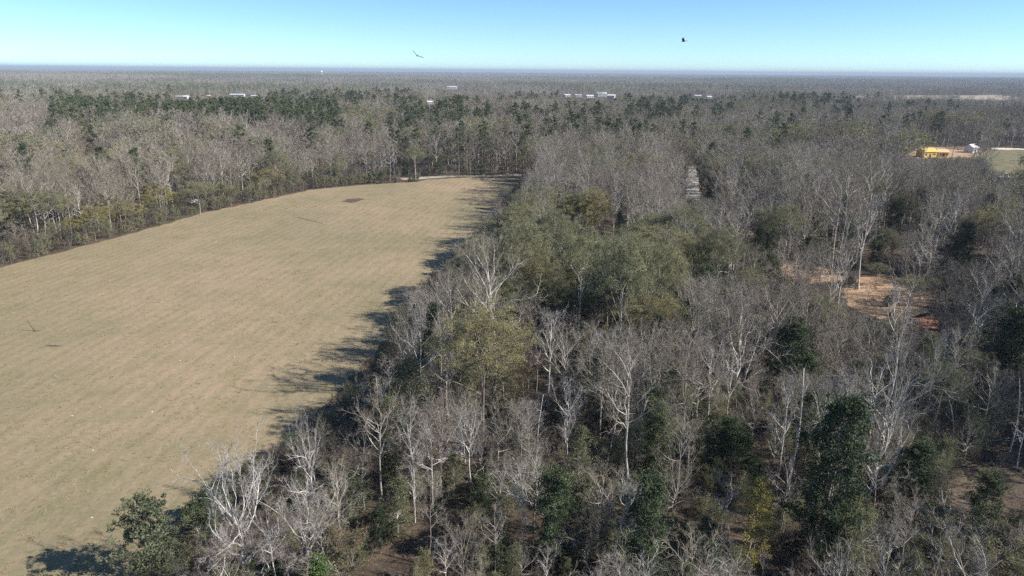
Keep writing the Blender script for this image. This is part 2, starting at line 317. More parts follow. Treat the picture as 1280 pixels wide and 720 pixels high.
def bare_tree(seed, H=22, form='slender', bark='bark_grey', twig='twig_grey', detail=1.0, bud=None, bud_n=0, bud_size=.16, twig_r=.016, limbs=None, lean=.03, limb_list=None, twigs=1.0, stout=1.0):
    """leafless or budding broadleaf tree; returns (wood mesh, crown mesh)"""
    rng = np.random.default_rng(seed); T, C = Acc(), Acc()
    if form == 'slender': base, nl, ang, spread, top = .48, 14, (20, 56), .145, .97
    elif form == 'dome': base, nl, ang, spread, top = .46, 19, (12, 80), .36, .80
    elif form == 'oak': base, nl, ang, spread, top = .20, 16, (20, 74), .40, .66
    elif form == 'brush': base, nl, ang, spread, top = .05, 14, (8, 58), .36, .8
    if limbs: nl = limbs
    r0 = H * (.0105 if form == 'slender' else .0135 if form != 'brush' else .006)
    trunk = walk(rng, (0, 0, -.3), (rng.normal() * lean, rng.normal() * lean, 1), H * top, 9, .045 if form == 'slender' else .09, .02); trunk = plumb(trunk)
    trad = r0 * np.linspace(1, .16, 10); trad[0] *= 1.35
    T.tube(trunk, trad, 6 if detail > .5 else 4)
    small = []                                                  # branches that carry twigs
    for i in range(nl):
        t = base + (1 - base) * ((i + rng.uniform(0, .8)) / nl) ** (1.0 if form != 'dome' else .8)
        p, d = along(trunk, min(t, .98))
        az = i * 2.4 + rng.uniform(-.5, .5); u = (t - base) / (1 - base)
        env = {'slender': .55 + 1.0 * math.sin(math.pi * min(1, .25 + .7 * u)), 'dome': .75 + .5 * math.sin(math.pi * (.2 + .6 * u)), 'oak': 1.1 - .25 * u, 'brush': 1.0}[form]
        a = R(ang[1] + (ang[0] - ang[1]) * u + rng.uniform(-9, 9))
        L = H * spread * env * rng.uniform(.75, 1.2) / max(.55, math.sin(a) if form != 'brush' else .6)
        L = min(L, H * .62)
        dd = np.array((math.cos(az) * math.sin(a), math.sin(az) * math.sin(a), math.cos(a)))
        n = 6 if detail > .5 else 4
        limb = walk(rng, p, dd, L, n, .17 if form != 'oak' else .24, .05)
        lr = min(r0 * (1 - t) * .75 + r0 * .15, r0 * .6) * stout
        TL = T if limb_list is None else Acc()
        if limb_list is not None: limb_list.append(TL)
        TL.tube(limb, lr * np.linspace(1, .22, n + 1), 4 if detail > .5 else 3, cap=False)
        ns = int(round((6 if form != 'slender' else 5) * (1 if detail > .5 else .7)))
        small.append((limb, .55))
        for j in range(ns):
            q, e = along(limb, .22 + .74 * (j + rng.uniform(0, .9)) / ns)
            e = unit(e + rand_unit(rng) * .75 + UP * .12); l2 = L * rng.uniform(.26, .5)
            sub = walk(rng, q, e, l2, 4 if detail > .5 else 3, .2, .05)
            TL.tube(sub, lr * .38 * np.linspace(1, .25, len(sub)), 3, cap=False)
            small.append((sub, 0.1))
            if detail > .5:
                for k in range(3):
                    q2, e2 = along(sub, .25 + .7 * (k + rng.uniform(0, .9)) / 3)
                    e2 = unit(e2 + rand_unit(rng) * .8 + UP * .1)
                    s3 = walk(rng, q2, e2, l2 * rng.uniform(.35, .6), 3, .2, .05)
                    C.tube(s3, lr * .17 * np.linspace(1, .3, 4) + .004, 3, cap=False)
                    small.append((s3, 0.0))
    # twigs
    per = ({'slender': 5, 'dome': 6, 'oak': 9, 'brush': 8}[form] if detail > .5 else 9 if form != 'brush' else 15)
    per = max(1, int(round(per * twigs)))
    P, D, Ls = [], [], []
    for b, t0 in small:
        for k in range(per):
            q, e = along(b, t0 + (1 - t0) * rng.uniform(.05, 1)); P.append(q)
            D.append(unit(e * .8 + rand_unit(rng) * .85 + UP * .22)); Ls.append(H * .05 * rng.uniform(.45, 1.25))
    P, D, Ls = np.array(P), np.array(D), np.array(Ls)
    C.spikes(P, D, Ls, twig_r * rng.uniform(.7, 1.3, len(P)), rng)
    k = 2 if detail > .5 else 1
    P2 = np.concatenate([P + D * (Ls * rng.uniform(.2, .75, len(P)))[:, None] for _ in range(k)]); D2 = np.concatenate([D] * k) + rand_unit(rng, len(P) * k) * .8 + UP * .15
    D2 /= np.linalg.norm(D2, axis=1, keepdims=True); L2 = np.concatenate([Ls] * k) * rng.uniform(.35, .7, len(P2))
    C.spikes(P2, D2, L2, twig_r * .7 * rng.uniform(.7, 1.3, len(P2)), rng)
    mats = [M[twig]]
    if bud:
        mats.append(M[bud]); n = bud_n
        tips = np.concatenate([P2 + D2 * L2[:, None], P + D * Ls[:, None], P + D * (Ls * .5)[:, None]])
        if form == 'dome':                                         # buds gather in clumps towards the ends of the limbs
            ends = np.array([along(b, rng.uniform(.6, 1))[0] for b, t0 in small if t0 < .5]); ce = ends[rng.integers(0, len(ends), 110)]
            rad = H * rng.uniform(.022, .055, 110); ci = rng.integers(0, 110, n)
            sel = ce[ci] + rand_unit(rng, n) * (rng.uniform(.2, 1, n) ** .5 * rad[ci])[:, None] * np.array((1.1, 1.1, .75))
            m3 = n // 5; sel[:m3] = tips[rng.integers(0, len(tips), m3)]
        else: sel = tips[rng.integers(0, len(tips), n)] + rng.normal(size=(n, 3)) * .16
        C.leaves(sel, bud_size, rng, 1, .6)
    if limb_list is not None: limb_list[:] = [a.mesh('limb', [M[bark]], True) for a in limb_list]
    return T.mesh('trunk', [M[bark]], True), C.mesh('crown', mats)

def dome_tree(seed, H=19, bark='bark_grey', twig='twig_olive', bud='bud_olive', n_clump=150, per=125, bud_size=.17, wide=.42, low=-.08, detail=1.0):
    """tree with a tall bare stem under a full rounded crown of budding clumps"""
    rng = np.random.default_rng(seed); T, C = Acc(), Acc()
    trunk = plumb(walk(rng, (0, 0, -.3), (0, 0, 1), H * .72, 8, .07, .02)); r0 = H * .0098
    T.tube(trunk, r0 * np.linspace(1.2, .3, 9), 6 if detail > .5 else 4)
    cz, rx, rz = H * .66, H * wide, H * .34; n_l = 11 if detail > .5 else 7
    lobes = rng.normal(size=(9, 3)); lobes /= np.linalg.norm(lobes, axis=1, keepdims=True); lobes[:, 2] = np.abs(lobes[:, 2]) * .8
    cl = []
    for i in range(n_clump):
        z = low + (1 - low) * (i + .5) / n_clump; a = i * 2.39996 + rng.uniform(-.3, .3); q = math.sqrt(max(0, 1 - z * z)); u = np.array((q * math.cos(a), q * math.sin(a), z))
        bump = .74 + .30 * np.max(np.clip(lobes @ u, 0, 1) ** 4); cl.append(u * bump * rng.uniform(.6, 1.14) * np.array((rx, rx, rz)) + np.array((0, 0, cz)))
    cl = np.array(cl)
    limbs = []
    for i in range(n_l):
        p, _ = along(trunk, .52 + .46 * (i + rng.uniform(0, .8)) / n_l); tgt = cl[rng.integers(0, n_clump)]; d = unit(tgt - p + UP * .6)
        L = np.linalg.norm(tgt - p); P = walk(rng, p, d, L * .95, 5, .16, .02); T.tube(P, r0 * .42 * np.linspace(1, .25, 6), 4 if detail > .5 else 3, cap=False); limbs.append(P)
    ends = np.concatenate(limbs)
    for c in cl:
        j = ends[np.argmin(np.linalg.norm(ends - c, axis=1) + (ends[:, 2] > c[2]) * 2)]; v = c - j
        P = np.array((j, j + v * .5 + rng.normal(size=3) * .25 + UP * .2, c)); C.tube(P, r0 * np.array((.16, .11, .05)) + .01, 3, cap=False)
    n = n_clump * per; ci = rng.integers(0, n_clump, n); rad = H * rng.uniform(.024, .062, n_clump)
    off = rand_unit(rng, n) * (rng.uniform(.05, 1, n) ** .45 * rad[ci])[:, None] * np.array((1.15, 1.15, .75))
    C.leaves(cl[ci] + off, bud_size, rng, 1, .6, .3)
    nt_ = n_clump * (18 if detail > .5 else 7); ci = rng.integers(0, n_clump, nt_); D = rand_unit(rng, nt_) + UP * .45 + (cl[ci] - np.array((0, 0, cz))) / rx * .5; D /= np.linalg.norm(D, axis=1, keepdims=True)
    C.spikes(cl[ci] + rng.normal(size=(nt_, 3)) * .2, D, rad[ci] * rng.uniform(.8, 1.7, nt_), .016 if detail > .5 else .05, rng)
    return T.mesh('trunk', [M[bark]], True), C.mesh('crown', [M[twig], M[bud]])

def evergreen_tree(seed, H=15, form='column', leaf='leaf_dark', n_leaf=19000, size=.22, bark='bark_grey', detail=1.0):
    """dense leafy evergreen hung with foliage nearly to the ground"""
    rng = np.random.default_rng(seed); T, C = Acc(), Acc()
    trunk = walk(rng, (0, 0, -.3), (rng.normal() * .03, rng.normal() * .03, 1), H * .95, 8, .05, .03); trunk = plumb(trunk)
    T.tube(trunk, H * .012 * np.linspace(1, .15, 9), 6)
    wmax = {'column': .20, 'round': .40, 'cone': .26}[form]
    low = .06 if form != 'round' else .03
    centers, sizes = [], []
    n_b = int(95 * (1 if detail > .5 else .6))
    for i in range(n_b):
        t = low + (1 - low) * (i + rng.uniform(0, 1)) / n_b
        p, d = along(trunk, min(t, .99)); az = i * 2.4 + rng.uniform(-.7, .7); u = (t - low) / (1 - low)
        env = {'column': math.sin(math.pi * (.16 + .80 * u)) ** .6, 'round': math.sqrt(max(.02, 1 - (2 * u - .85) ** 2 / 1.35)), 'cone': (1 - u) ** .7 * .95 + .1}[form]
        L = H * wmax * max(.18, env) * rng.uniform(.55, 1.3); a = R(rng.uniform(48, 88) - 28 * u)
        b = walk(rng, p, (math.cos(az) * math.sin(a), math.sin(az) * math.sin(a), math.cos(a)), L, 4, .15, .06)
        T.tube(b, H * .003 * np.linspace(1, .3, 5), 3, cap=False)
        for k in range(3):
            q, _ = along(b, rng.uniform(.45, 1.0)); centers.append(q + rng.normal(size=3) * .25); sizes.append(H * rng.uniform(.018, .06))
    centers, sizes = np.array(centers), np.array(sizes)
    idx = rng.integers(0, len(centers), n_leaf)
    off = rand_unit(rng, n_leaf) * (rng.uniform(.25, 1, n_leaf) ** .5 * sizes[idx])[:, None] * np.array((1.15, 1.15, .8))
    C.leaves(centers[idx] + off, size, rng, 0, .5, .25)
    # a few thin shoots break the outline
    ns = 160; i2 = rng.integers(0, len(centers), ns); D = rand_unit(rng, ns) + UP * .5; D /= np.linalg.norm(D, axis=1, keepdims=True)
    C.spikes(centers[i2], D, sizes[i2] * rng.uniform(1.2, 2.2, ns), .014, rng, 1)
    return T.mesh('trunk', [M[bark]], True), C.mesh('crown', [M[leaf], M['twig_brown']])

def pine_tree(seed, H=24, detail=1.0):
    rng = np.random.default_rng(seed); T, C = Acc(), Acc()
    trunk = walk(rng, (0, 0, -.3), (rng.normal() * .02, rng.normal() * .02, 1), H * .97, 8, .025, .03); trunk = plumb(trunk)
    T.tube(trunk, H * .0095 * np.linspace(1, .2, 9), 6 if detail > .5 else 4)
    base = rng.uniform(.48, .62); n_b = 30 if detail > .5 else 20
    P, D, Ls = [], [], []
    for i in range(n_b):
        t = base + (1 - base) * ((i + rng.uniform(0, 1)) / n_b); u = (t - base) / (1 - base)
        p, _ = along(trunk, min(t, .99)); az = i * 2.4 + rng.uniform(-.6, .6)
        L = H * .15 * (math.sin(math.pi * (.25 + .68 * u)) ** .8) * rng.uniform(.5, 1.25); a = R(85 - 50 * u + rng.uniform(-10, 10))
        b = walk(rng, p, (math.cos(az) * math.sin(a), math.sin(az) * math.sin(a), math.cos(a)), L, 4, .14, .07)
        T.tube(b, H * .0024 * np.linspace(1, .3, 5), 3, cap=False)
        for k in range(7 if detail > .5 else 5):
            q, e = along(b, rng.uniform(.3, 1)); c = q + rng.normal(size=3) * H * .012
            m = 22 if detail > .5 else 13
            dd = rand_unit(rng, m) + e * .5 + UP * .35; dd /= np.linalg.norm(dd, axis=1, keepdims=True)
            P.append(np.repeat(c[None], m, 0)); D.append(dd); Ls.append(H * .024 * rng.uniform(.6, 1.2, m))
    P, D, Ls = np.concatenate(P), np.concatenate(D), np.concatenate(Ls)
    C.spikes(P + D * (Ls * .15)[:, None], D, Ls * 1.15, .055 if detail > .5 else .13, rng, 0)
    return T.mesh('trunk', [M['bark_dark']], True), C.mesh('crown', [M['needle']])

def snag(seed, H=16):
    """dead trunk with broken top and a few stub limbs"""
    rng = np.random.default_rng(seed); T, C = Acc(), Acc()
    trunk = walk(rng, (0, 0, -.3), (rng.normal() * .06, rng.normal() * .06, 1), H, 9, .04, .01)
    T.tube(trunk, H * .0105 * np.linspace(1.15, .45, 10), 6)
    for i in range(6):
        p, d = along(trunk, rng.uniform(.45, .97)); e = unit(rand_unit(rng) * np.array((1, 1, .4)) + UP * .5)
        b = walk(rng, p, e, H * rng.uniform(.06, .2), 4, .2, .05); C.tube(b, H * .0035 * np.linspace(1, .3, 5), 4, cap=False)
        q = np.array([along(b, rng.uniform(.4, 1))[0] for _ in range(6)]); C.spikes(q, rand_unit(rng, 6) * .8 + UP * .3, H * .04, .018, rng)
    return T.mesh('trunk', [M['bark_pale']], True), C.mesh('crown', [M['twig_pale']])

S = {}                                              # kind -> list of (wood mesh, crown mesh, design height)
S['slender'] = [(*bare_tree(100 + i, 22, 'slender', twigs=(.8, .6, .8, 1.0, .6, .8, .8)[i], limbs=(14, 11, 15, 12, 10, 16, 13)[i]), 22) for i in range(7)]
S['vine_tree'] = [(*evergreen_tree(230 + i, 12, 'column', 'vine', 12000, .17), 12) for i in range(3)]
S['slender_pale'] = [(*bare_tree(120 + i, 20, 'slender', 'bark_pale', 'twig_pale', limbs=10, twigs=.7, stout=1.1), 20) for i in range(4)]
S['spreading'] = [(*bare_tree(140 + i, 18, 'dome'), 18) for i in range(5)]
OAK_LIMBS = [[], [], []]
S['oak'] = [(*bare_tree(160 + i, 17, 'oak', 'bark_pale', 'twig_pale', limb_list=OAK_LIMBS[i], twigs=.75, stout=1.35), 17) for i in range(3)]
S['budding'] = [(*dome_tree(180 + i, 19, 'bark_grey', wide=(.40, .34, .38, .32)[i]), 19) for i in range(4)]
S['yellow'] = [(*dome_tree(200 + i, 13, bud='bud_yellow', n_clump=90, bud_size=.15, low=-.7), 13) for i in range(2)]
S['yellow_column'] = [(*evergreen_tree(205, 12, 'column', 'bud_yellow', 12000, .16), 12)]
S['tan'] = [(*bare_tree(210 + i, 8, 'brush', 'bark_grey', 'twig_brown', bud='bud_brown', bud_n=3500, bud_size=.14), 8) for i in range(2)]
S['evergreen'] = [(*evergreen_tree(220 + i, 15, f), 15) for i, f in enumerate(('column', 'cone', 'column', 'cone'))]
S['round_evergreen'] = [(*evergreen_tree(240 + i, 8, 'round', 'leaf_grey', 11000, .22), 8) for i in range(2)]
S['evergreen_bush'] = [(*evergreen_tree(245 + i, 7, 'round', 'leaf_dark', 9000, .2), 7) for i in range(3)]
S['bright_evergreen'] = [(*evergreen_tree(250, 12, 'cone', 'leaf_bright', 7000, .28), 12)]
S['pine'] = [(*pine_tree(260 + i, 24), 24) for i in range(4)]
S['snag'] = [(*snag(280 + i, 16), 16) for i in range(4)]
S['brush'] = [(*bare_tree(300 + i, 6, 'brush', 'bark_grey', 'twig_brush', twig_r=.013), 6) for i in range(4)]
S['brown_brush'] = [(*bare_tree(320 + i, 5, 'brush', 'bark_dark', 'twig_brown', twig_r=.013), 5) for i in range(3)]
S['green_brush'] = [(*bare_tree(340 + i, 6, 'brush', 'bark_grey', 'twig_olive', bud='bud_olive', bud_n=4200, bud_size=.15, twig_r=.013), 6) for i in range(3)]

def level(D):
    """design height of each shape: where its crown really ends"""
    for k, L in D.items():
        for i, (a, b, h0) in enumerate(L):
            c = np.empty(len(b.vertices) * 3); b.vertices.foreach_get('co', c); c2 = np.empty(len(a.vertices) * 3); a.vertices.foreach_get('co', c2)
            L[i] = (a, b, max(float(np.percentile(c[2::3], 99.3)), float(c2[2::3].max()) * .97))
level(S)

# ------------------------------------------------------------------ where the plants stand
rnd = random.Random(7)
def vnoise(x, y, s, seed=0):
    """smooth value noise in 0..1"""
    x, y = x / s, y / s; ix, iy = math.floor(x), math.floor(y); fx, fy = x - ix, y - iy
    h = lambda a, b: (math.sin(a * 127.1 + b * 311.7 + seed * 74.7) * 43758.5453) % 1.0
    fx, fy = fx * fx * (3 - 2 * fx), fy * fy * (3 - 2 * fy)
    return (h(ix, iy) * (1 - fx) + h(ix + 1, iy) * fx) * (1 - fy) + (h(ix, iy + 1) * (1 - fx) + h(ix + 1, iy + 1) * fx) * fy
def edge_x(y):
    """the field's long straight edge under the near wood"""
    P = FIELD[:8]
    for (x1, y1), (x2, y2) in zip(P, P[1:]):
        if y1 <= y <= y2: return x1 + (x2 - x1) * (y - y1) / (y2 - y1)
    return P[0][0] - 1 if y < P[0][1] else P[-1][0]
TREES = []
def plant(kind, x, y, h, w=1.0, label=None, short=None, lean=None, var=None):
    TREES.append(dict(kind=kind, x=x, y=y, h=h, w=w, rz=rnd.uniform(0, 6.28), var=rnd.randrange(99) if var is None else var, label=label, short=short, lean=lean))
WIDTH = {'vine_tree': .4, 'slender': .40, 'slender_pale': .40, 'spreading': .85, 'oak': .95, 'budding': .85, 'yellow': .85, 'yellow_column': .42, 'tan': .75, 'evergreen': .42, 'round_evergreen': .80, 'evergreen_bush': .8, 'bright_evergreen': .5, 'pine': .32, 'snag': .2, 'brush': .8, 'brown_brush': .8, 'green_brush': .8}
SIGHT = []                                          # (x0, x1, distance, row): what stands nearer stays below that row of the view
def hero(kind, bx, by, top, wpx, label, short, lean=None, sight=True, var=None):
    x, y = gnd(bx, by); h = height_at(top, x, y); depth = proj(x, y, h * .6)[2]
    wid = wpx / FPX * depth / (WIDTH[kind] * h)
    plant(kind, x, y, h, max(.5, min(1.9, wid)), label, short, lean, var)
    if sight: SIGHT.append((bx - wpx * .5, bx + wpx * .5, math.hypot(x, y) - 1.5, top + (by - top) * (.72 if 'evergreen' in kind or kind in ('yellow', 'yellow_column', 'tan') else .55 if kind == 'budding' else .5), 0.0 if kind in ('yellow', 'yellow_column', 'tan', 'round_evergreen', 'bright_evergreen', 'evergreen') or label.startswith('great') else .15 if kind == 'budding' else .65))
H = hero
# evergreens
H('round_evergreen', 198, 722, 620, 95, 'dense round grey-green evergreen bush standing alone at the field corner', 'round evergreen bush at the field corner')
H('evergreen', 1022, 716, 498, 102, 'largest dark evergreen, a broad leafy tower hung with vines', 'largest dark evergreen tower', var=0)
H('evergreen', 690, 712, 588, 72, 'dark glossy evergreen close behind a forked white trunk', 'dark evergreen by the forked white trunk', var=2)
H('evergreen', 802, 722, 598, 78, 'dark blue-green evergreen wrapped against a leaning pale trunk', 'blue-green evergreen by the leaning trunk', var=0)
H('evergreen', 985, 490, 398, 72, 'deep shadowed evergreen beside the grey many-stemmed tree', 'shadowed evergreen by the many-stemmed tree', var=1)
H('evergreen', 1137, 640, 552, 74, 'dusty evergreen standing behind the largest bare tree', 'dusty evergreen past the largest bare tree', var=3)
H('evergreen', 1212, 700, 590, 58, 'silvery evergreen alone in deep shade near the picture corner', 'silvery evergreen in deep shade', var=2)
H('evergreen', 1252, 480, 385, 80, 'broad dark evergreen at the right border below the red clay', 'broad evergreen at the right border', var=1)
H('evergreen', 908, 588, 520, 58, 'small green-leaved evergreen between two pale leaning trunks', 'small evergreen between leaning trunks', var=3)
H('evergreen', 1195, 345, 278, 44, 'narrow dark evergreen above the clay clearing', 'narrow evergreen above the clearing', var=1)
H('bright_evergreen', 398, 760, 699, 84, 'bright green evergreen top rising at the lower frame edge', 'bright green evergreen top')
H('evergreen', 1115, 300, 250, 30, 'slim dark evergreen among grey trees far right of the track', 'slim evergreen among grey trees', var=2)
# yellow, tan
H('yellow_column', 940, 716, 602, 50, 'bright yellow-green columnar tree in the dark foreground hollow', 'yellow-green columnar tree')
H('tan', 438, 735, 648, 72, 'rounded tan-gold bush under the large white oak', 'tan-gold bush')
H('tan', 655, 520, 440, 55, 'rust-brown bush leaning on the great olive dome', 'rust-brown bush')
# olive budding crowns
H('budding', 603, 560, 384, 132, 'great olive-budding dome tree standing clear at the wood front', 'great olive dome tree', var=0)
H('budding', 652, 410, 272, 96, 'olive budding tree at the back of the field-side cluster', 'olive tree at the cluster back', var=1)
H('budding', 722, 440, 283, 92, 'olive budding tree with a bare white trunk, middle of the cluster', 'olive tree with bare white trunk', var=2)
H('budding', 772, 492, 293, 110, 'tallest olive tree, its long pale trunk forking high', 'tallest olive tree', var=3)
H('budding', 812, 450, 302, 82, 'olive budding tree on the track side of the cluster', 'olive tree on the track side', var=0)
H('budding', 690, 355, 262, 70, 'smaller olive tree behind the field-side cluster', 'smaller olive tree', var=1)
H('yellow', 728, 315, 246, 66, 'yellowish budding tree behind the olive cluster', 'yellowish budding tree')
H('budding', 890, 395, 282, 74, 'olive tree beside the small clay verge', 'olive tree by the clay verge', var=3)
H('budding', 966, 345, 255, 70, 'olive-brown tree in front of the bare clay ground', 'olive-brown tree by bare clay', var=2)
H('budding', 1165, 545, 455, 70, 'thin olive tree in front of the leaf-littered slope', 'thin olive tree by the slope', var=1)
H('budding', 520, 226, 182, 34, 'pale olive tree at the far field corner beside the road', 'pale olive tree at the far corner', var=2)
H('yellow', 203, 270, 233, 44, 'yellow-green tree at the far field border', 'yellow-green border tree')
H('yellow', 168, 285, 252, 36, 'smaller yellow-green tree on the far field border', 'smaller yellow-green border tree')
H('budding', 60, 306, 238, 84, 'wide olive thicket tree at the left frame side of the border', 'wide olive border tree', var=3)
H('budding', 250, 268, 228, 44, 'grey-olive tree beside the white tarpaulin', 'grey-olive tree by the tarpaulin', var=0)
# pale oaks and other pale bare trees
H('oak', 308, 742, 546, 200, 'large white-limbed bare oak spreading over the field corner', 'large white oak', var=0)
H('oak', 386, 735, 600, 130, 'lower white oak with crooked limbs, crossing the large one', 'lower white oak', var=1)
H('oak', 392, 640, 512, 84, 'chalky bare tree with many upright stems at the field edge', 'chalky many-stemmed edge tree', var=2)
H('slender_pale', 655, 702, 568, 64, 'forked white bare tree before the dark evergreen', 'forked white tree', var=0)
H('slender_pale', 768, 725, 588, 70, 'pale trunk leaning across the blue-green evergreen', 'pale leaning trunk', (0.05, 6), var=1)
H('slender_pale', 518, 640, 498, 62, 'pale crooked-limbed tree below the great olive dome', 'pale crooked-limbed tree', var=2)
H('slender_pale', 541, 636, 520, 56, 'white slim tree paired with the crooked-limbed one', 'white slim paired tree', var=3)
H('slender_pale', 708, 612, 468, 60, 'ash-grey tall tree in the middle of the near wood', 'ash-grey tall tree', var=0)
H('oak', 920, 510, 352, 98, 'silver-grey many-stemmed tree beside the shadowed evergreen', 'silver many-stemmed tree', var=2)
H('slender_pale', 882, 560, 415, 66, 'pale slim tree with a broom of upright branches', 'pale broom-topped tree', var=1)
H('oak', 1082, 640, 402, 150, 'largest bare tree, long grey limbs below the clay clearing', 'largest bare tree', var=1)
H('spreading', 1130, 405, 302, 84, 'round-headed grey bare tree at the clay clearing rim', 'round-headed tree at the clearing', var=0)
H('spreading', 1180, 400, 318, 70, 'pinkish-grey bare tree past the clay clearing', 'pinkish-grey tree past the clearing', var=2)
H('slender_pale', 1075, 262, 215, 26, 'leaning pale trunk far behind the bare clay ground', 'far leaning pale trunk', var=2)
H('snag', 980, 628, 470, 24, 'straight dead trunk leaning right beside the largest evergreen', 'leaning dead trunk', (0.10, 0))
H('snag', 756, 590, 492, 16, 'bleached dead trunk broken off at the top', 'bleached broken trunk')
H('snag', 672, 588, 484, 14, 'thin white dead trunk standing right of the great olive dome', 'thin white dead trunk')
H('snag', 478, 560, 466, 12, 'thin dead pole at the edge shadow above the white oaks', 'thin dead pole')
H('snag', 1262, 565, 480, 18, 'dead trunk leaning at the right border above the leaf litter', 'dead trunk at the right border', (0.1, 0))
H('snag', 1192, 560, 500, 14, 'short dead trunk on the leaf-littered slope', 'short dead trunk on the slope')
H('snag', 950, 262, 208, 12, 'white dead trunk far behind the dirt track', 'white dead trunk by the track')
# what the wood lets through: the clearings and far roofs
for a, b, cx, cy in ((1050, 1165, 1105, 392), (1142, 1170, 1156, 408), (970, 1050, 1010, 352), (895, 942, 915, 303), (858, 874, 866, 248), (1130, 1222, 1170, 197), (1228, 1280, 1250, 212), (1020, 1270, 1140, 124)):
    x, y = gnd(cx, cy); SIGHT.append((a, b, math.hypot(x, y), cy, .05 if cx == 1105 else 0 if cx == 866 else .1 if cx == 1156 else .35 if cx == 1010 else .6 if cy > 250 else .3 if cy < 140 else .05))
HOUSES = [  # photograph column, row of the wall foot, width, depth, wall height
    (230, 124.5, 26, 16, 6), (262, 121.5, 9, 7, 3), (297, 120.5, 34, 10, 4), (318, 121.5, 12, 8, 3),
    (538, 131, 12, 10, 5), (565, 111.5, 34, 14, 7),
    (709, 121.5, 14, 12, 5), (723, 121.5, 16, 12, 5), (737, 122.5, 18, 12, 5), (752, 121, 24, 16, 8), (764, 122.5, 18, 14, 6), (872, 122.5, 16, 12, 5), (886, 123, 12, 10, 4)]
for a, b, cx, cy in ((238, 252, 245, 258), (110, 124, 117, 194), (1240, 1262, 1250, 226)):
    x, y = gnd(cx, cy); SIGHT.append((a, b, math.hypot(x, y), cy)); CLEAR.append([(x - 4, y - 4), (x + 4, y - 4), (x + 4, y + 4), (x - 4, y + 4)])
HOUSES = [(a, b, c * .8, d_ * .8, e * .8) for a, b, c, d_, e in HOUSES]
for cx, cy, wd, dp, hh in HOUSES:
    x, y = gnd(cx, cy); d = math.hypot(x, y); hw = wd / d * FPX / 2 + 2; SIGHT.append((cx - hw, cx + hw, d, cy))
    CLEAR.append([(x - wd * .7, y - dp), (x + wd * .7, y - dp), (x + wd * .7, y + dp), (x - wd * .7, y + dp)])
def cap_height(px, half, d, x, y):
    lim = 99
    for a, b, D, row, *soft in SIGHT:
        if soft and rnd.random() < soft[0]: continue
        if d < D and px + half > a and px - half < b:
            lim = min(lim, height_at(row, x, y))
    return lim
EDGE_ROWS = [(-200, 900), (150, 715), (200, 668), (240, 612), (300, 566), (345, 552), (385, 522), (425, 506), (440, 474), (460, 436), (490, 390), (515, 354), (550, 325), (590, 284), (615, 260), (640, 234), (662, 205), (700, 0)]
def edge_cap(px, half, x, y):
    """trees beside the field stay low enough for the open grass behind them to show"""
    if x < -60 or y > 335: return 99
    q = px - half * .8 + rnd.gauss(0, 5)
    for (a, ra), (b, rb) in zip(EDGE_ROWS, EDGE_ROWS[1:]):
        if a <= q < b: return height_at(ra + (rb - ra) * (q - a) / (b - a) if rb else ra * (b - q) / (b - a), x, y)
    return 99
def near_any(x, y, dmin):
    return any(abs(t['x'] - x) < dmin and abs(t['y'] - y) < dmin for t in TREES[:N_HERO])
N_HERO = len(TREES)
PINE_ZONES = [[gnd(70, 203), gnd(300, 196), gnd(432, 198), gnd(425, 172), gnd(250, 166), gnd(85, 168)]]
OLIVE_ZONE = [gnd(575, 420), gnd(640, 470), gnd(760, 500), gnd(850, 470), gnd(850, 380), gnd(760, 310), gnd(660, 310), gnd(600, 350)]
PINE_SPOTS = [(545, 215, 26), (570, 216, 20), (605, 217, 24), (640, 216, 20), (655, 212, 24), (690, 214, 20), (720, 212, 20), (700, 200, 24), (740, 205, 26), (775, 208, 16), (800, 212, 20), (830, 205, 22), (845, 200, 16), (490, 170, 24), (515, 168, 22), (550, 172, 24), (1155, 182, 18), (1195, 186, 12), (890, 160, 20), (1000, 150, 16), (1240, 145, 22)]
PINE_SPOTS = [(*gnd(a, b), r) for a, b, r in PINE_SPOTS]
def mixture(x, y, d):
    """what grows at a spot of the wood"""
    n1, n2 = vnoise(x, y, 60, 1), vnoise(x, y, 38, 5); r = rnd.random()
    left = y < 330 and x < -60
    if any(in_poly(x, y, P) for P in PINE_ZONES): return 'pine' if r < .8 else 'slender'
    if any((x - a) ** 2 + (y - b) ** 2 < q * q for a, b, q in PINE_SPOTS): return 'pine' if r < .42 else 'slender'
    if d < 240 and in_poly(x, y, OLIVE_ZONE) and r < .6: return 'budding'
    if d > 420 and n1 > .76 and r < .45: return 'pine'
    if r < .028: return 'pine' if d > 240 else 'slender'
    if d < 330 and x > -15 and r < .14 and n1 > .3: return 'evergreen'
    if d < 170 and -45 < x < 70 and r > .86: return 'vine_tree'
    if d > 100 and n2 > .60 and r < .32: return 'budding'
    if r < .13 and d > 85: return 'budding'
    if r < (.27 if x > -30 else .42): return 'spreading'
    if r < .42: return 'slender_pale'
    return 'slender'
def scatter(cell, d0, d1, amin, amax, fn):
    ymax = d1; n = int(d1 / cell) + 2
    for iy in range(0, n):
        for ix in range(-n, n + 1):
            x, y = (ix + rnd.uniform(.08, .92)) * cell, (iy + rnd.uniform(.08, .92)) * cell
            d = math.hypot(x, y)
            if not d0 <= d < d1 or y < 14: continue
            a = math.degrees(math.atan2(x, y))
            if not amin <= a <= amax: continue
            fn(x, y, d)
def d_soft(x, y): return y < 260 and x > 0
def free(x, y, m=1.2):
    if y < 345 and x < 20:
        if in_poly(x, y, FIELD) or dist_poly(x, y, FIELD) < m: return False
    return not any(in_poly(x, y, P) for P in CLEAR) or (d_soft(x, y) and rnd.random() < .22)
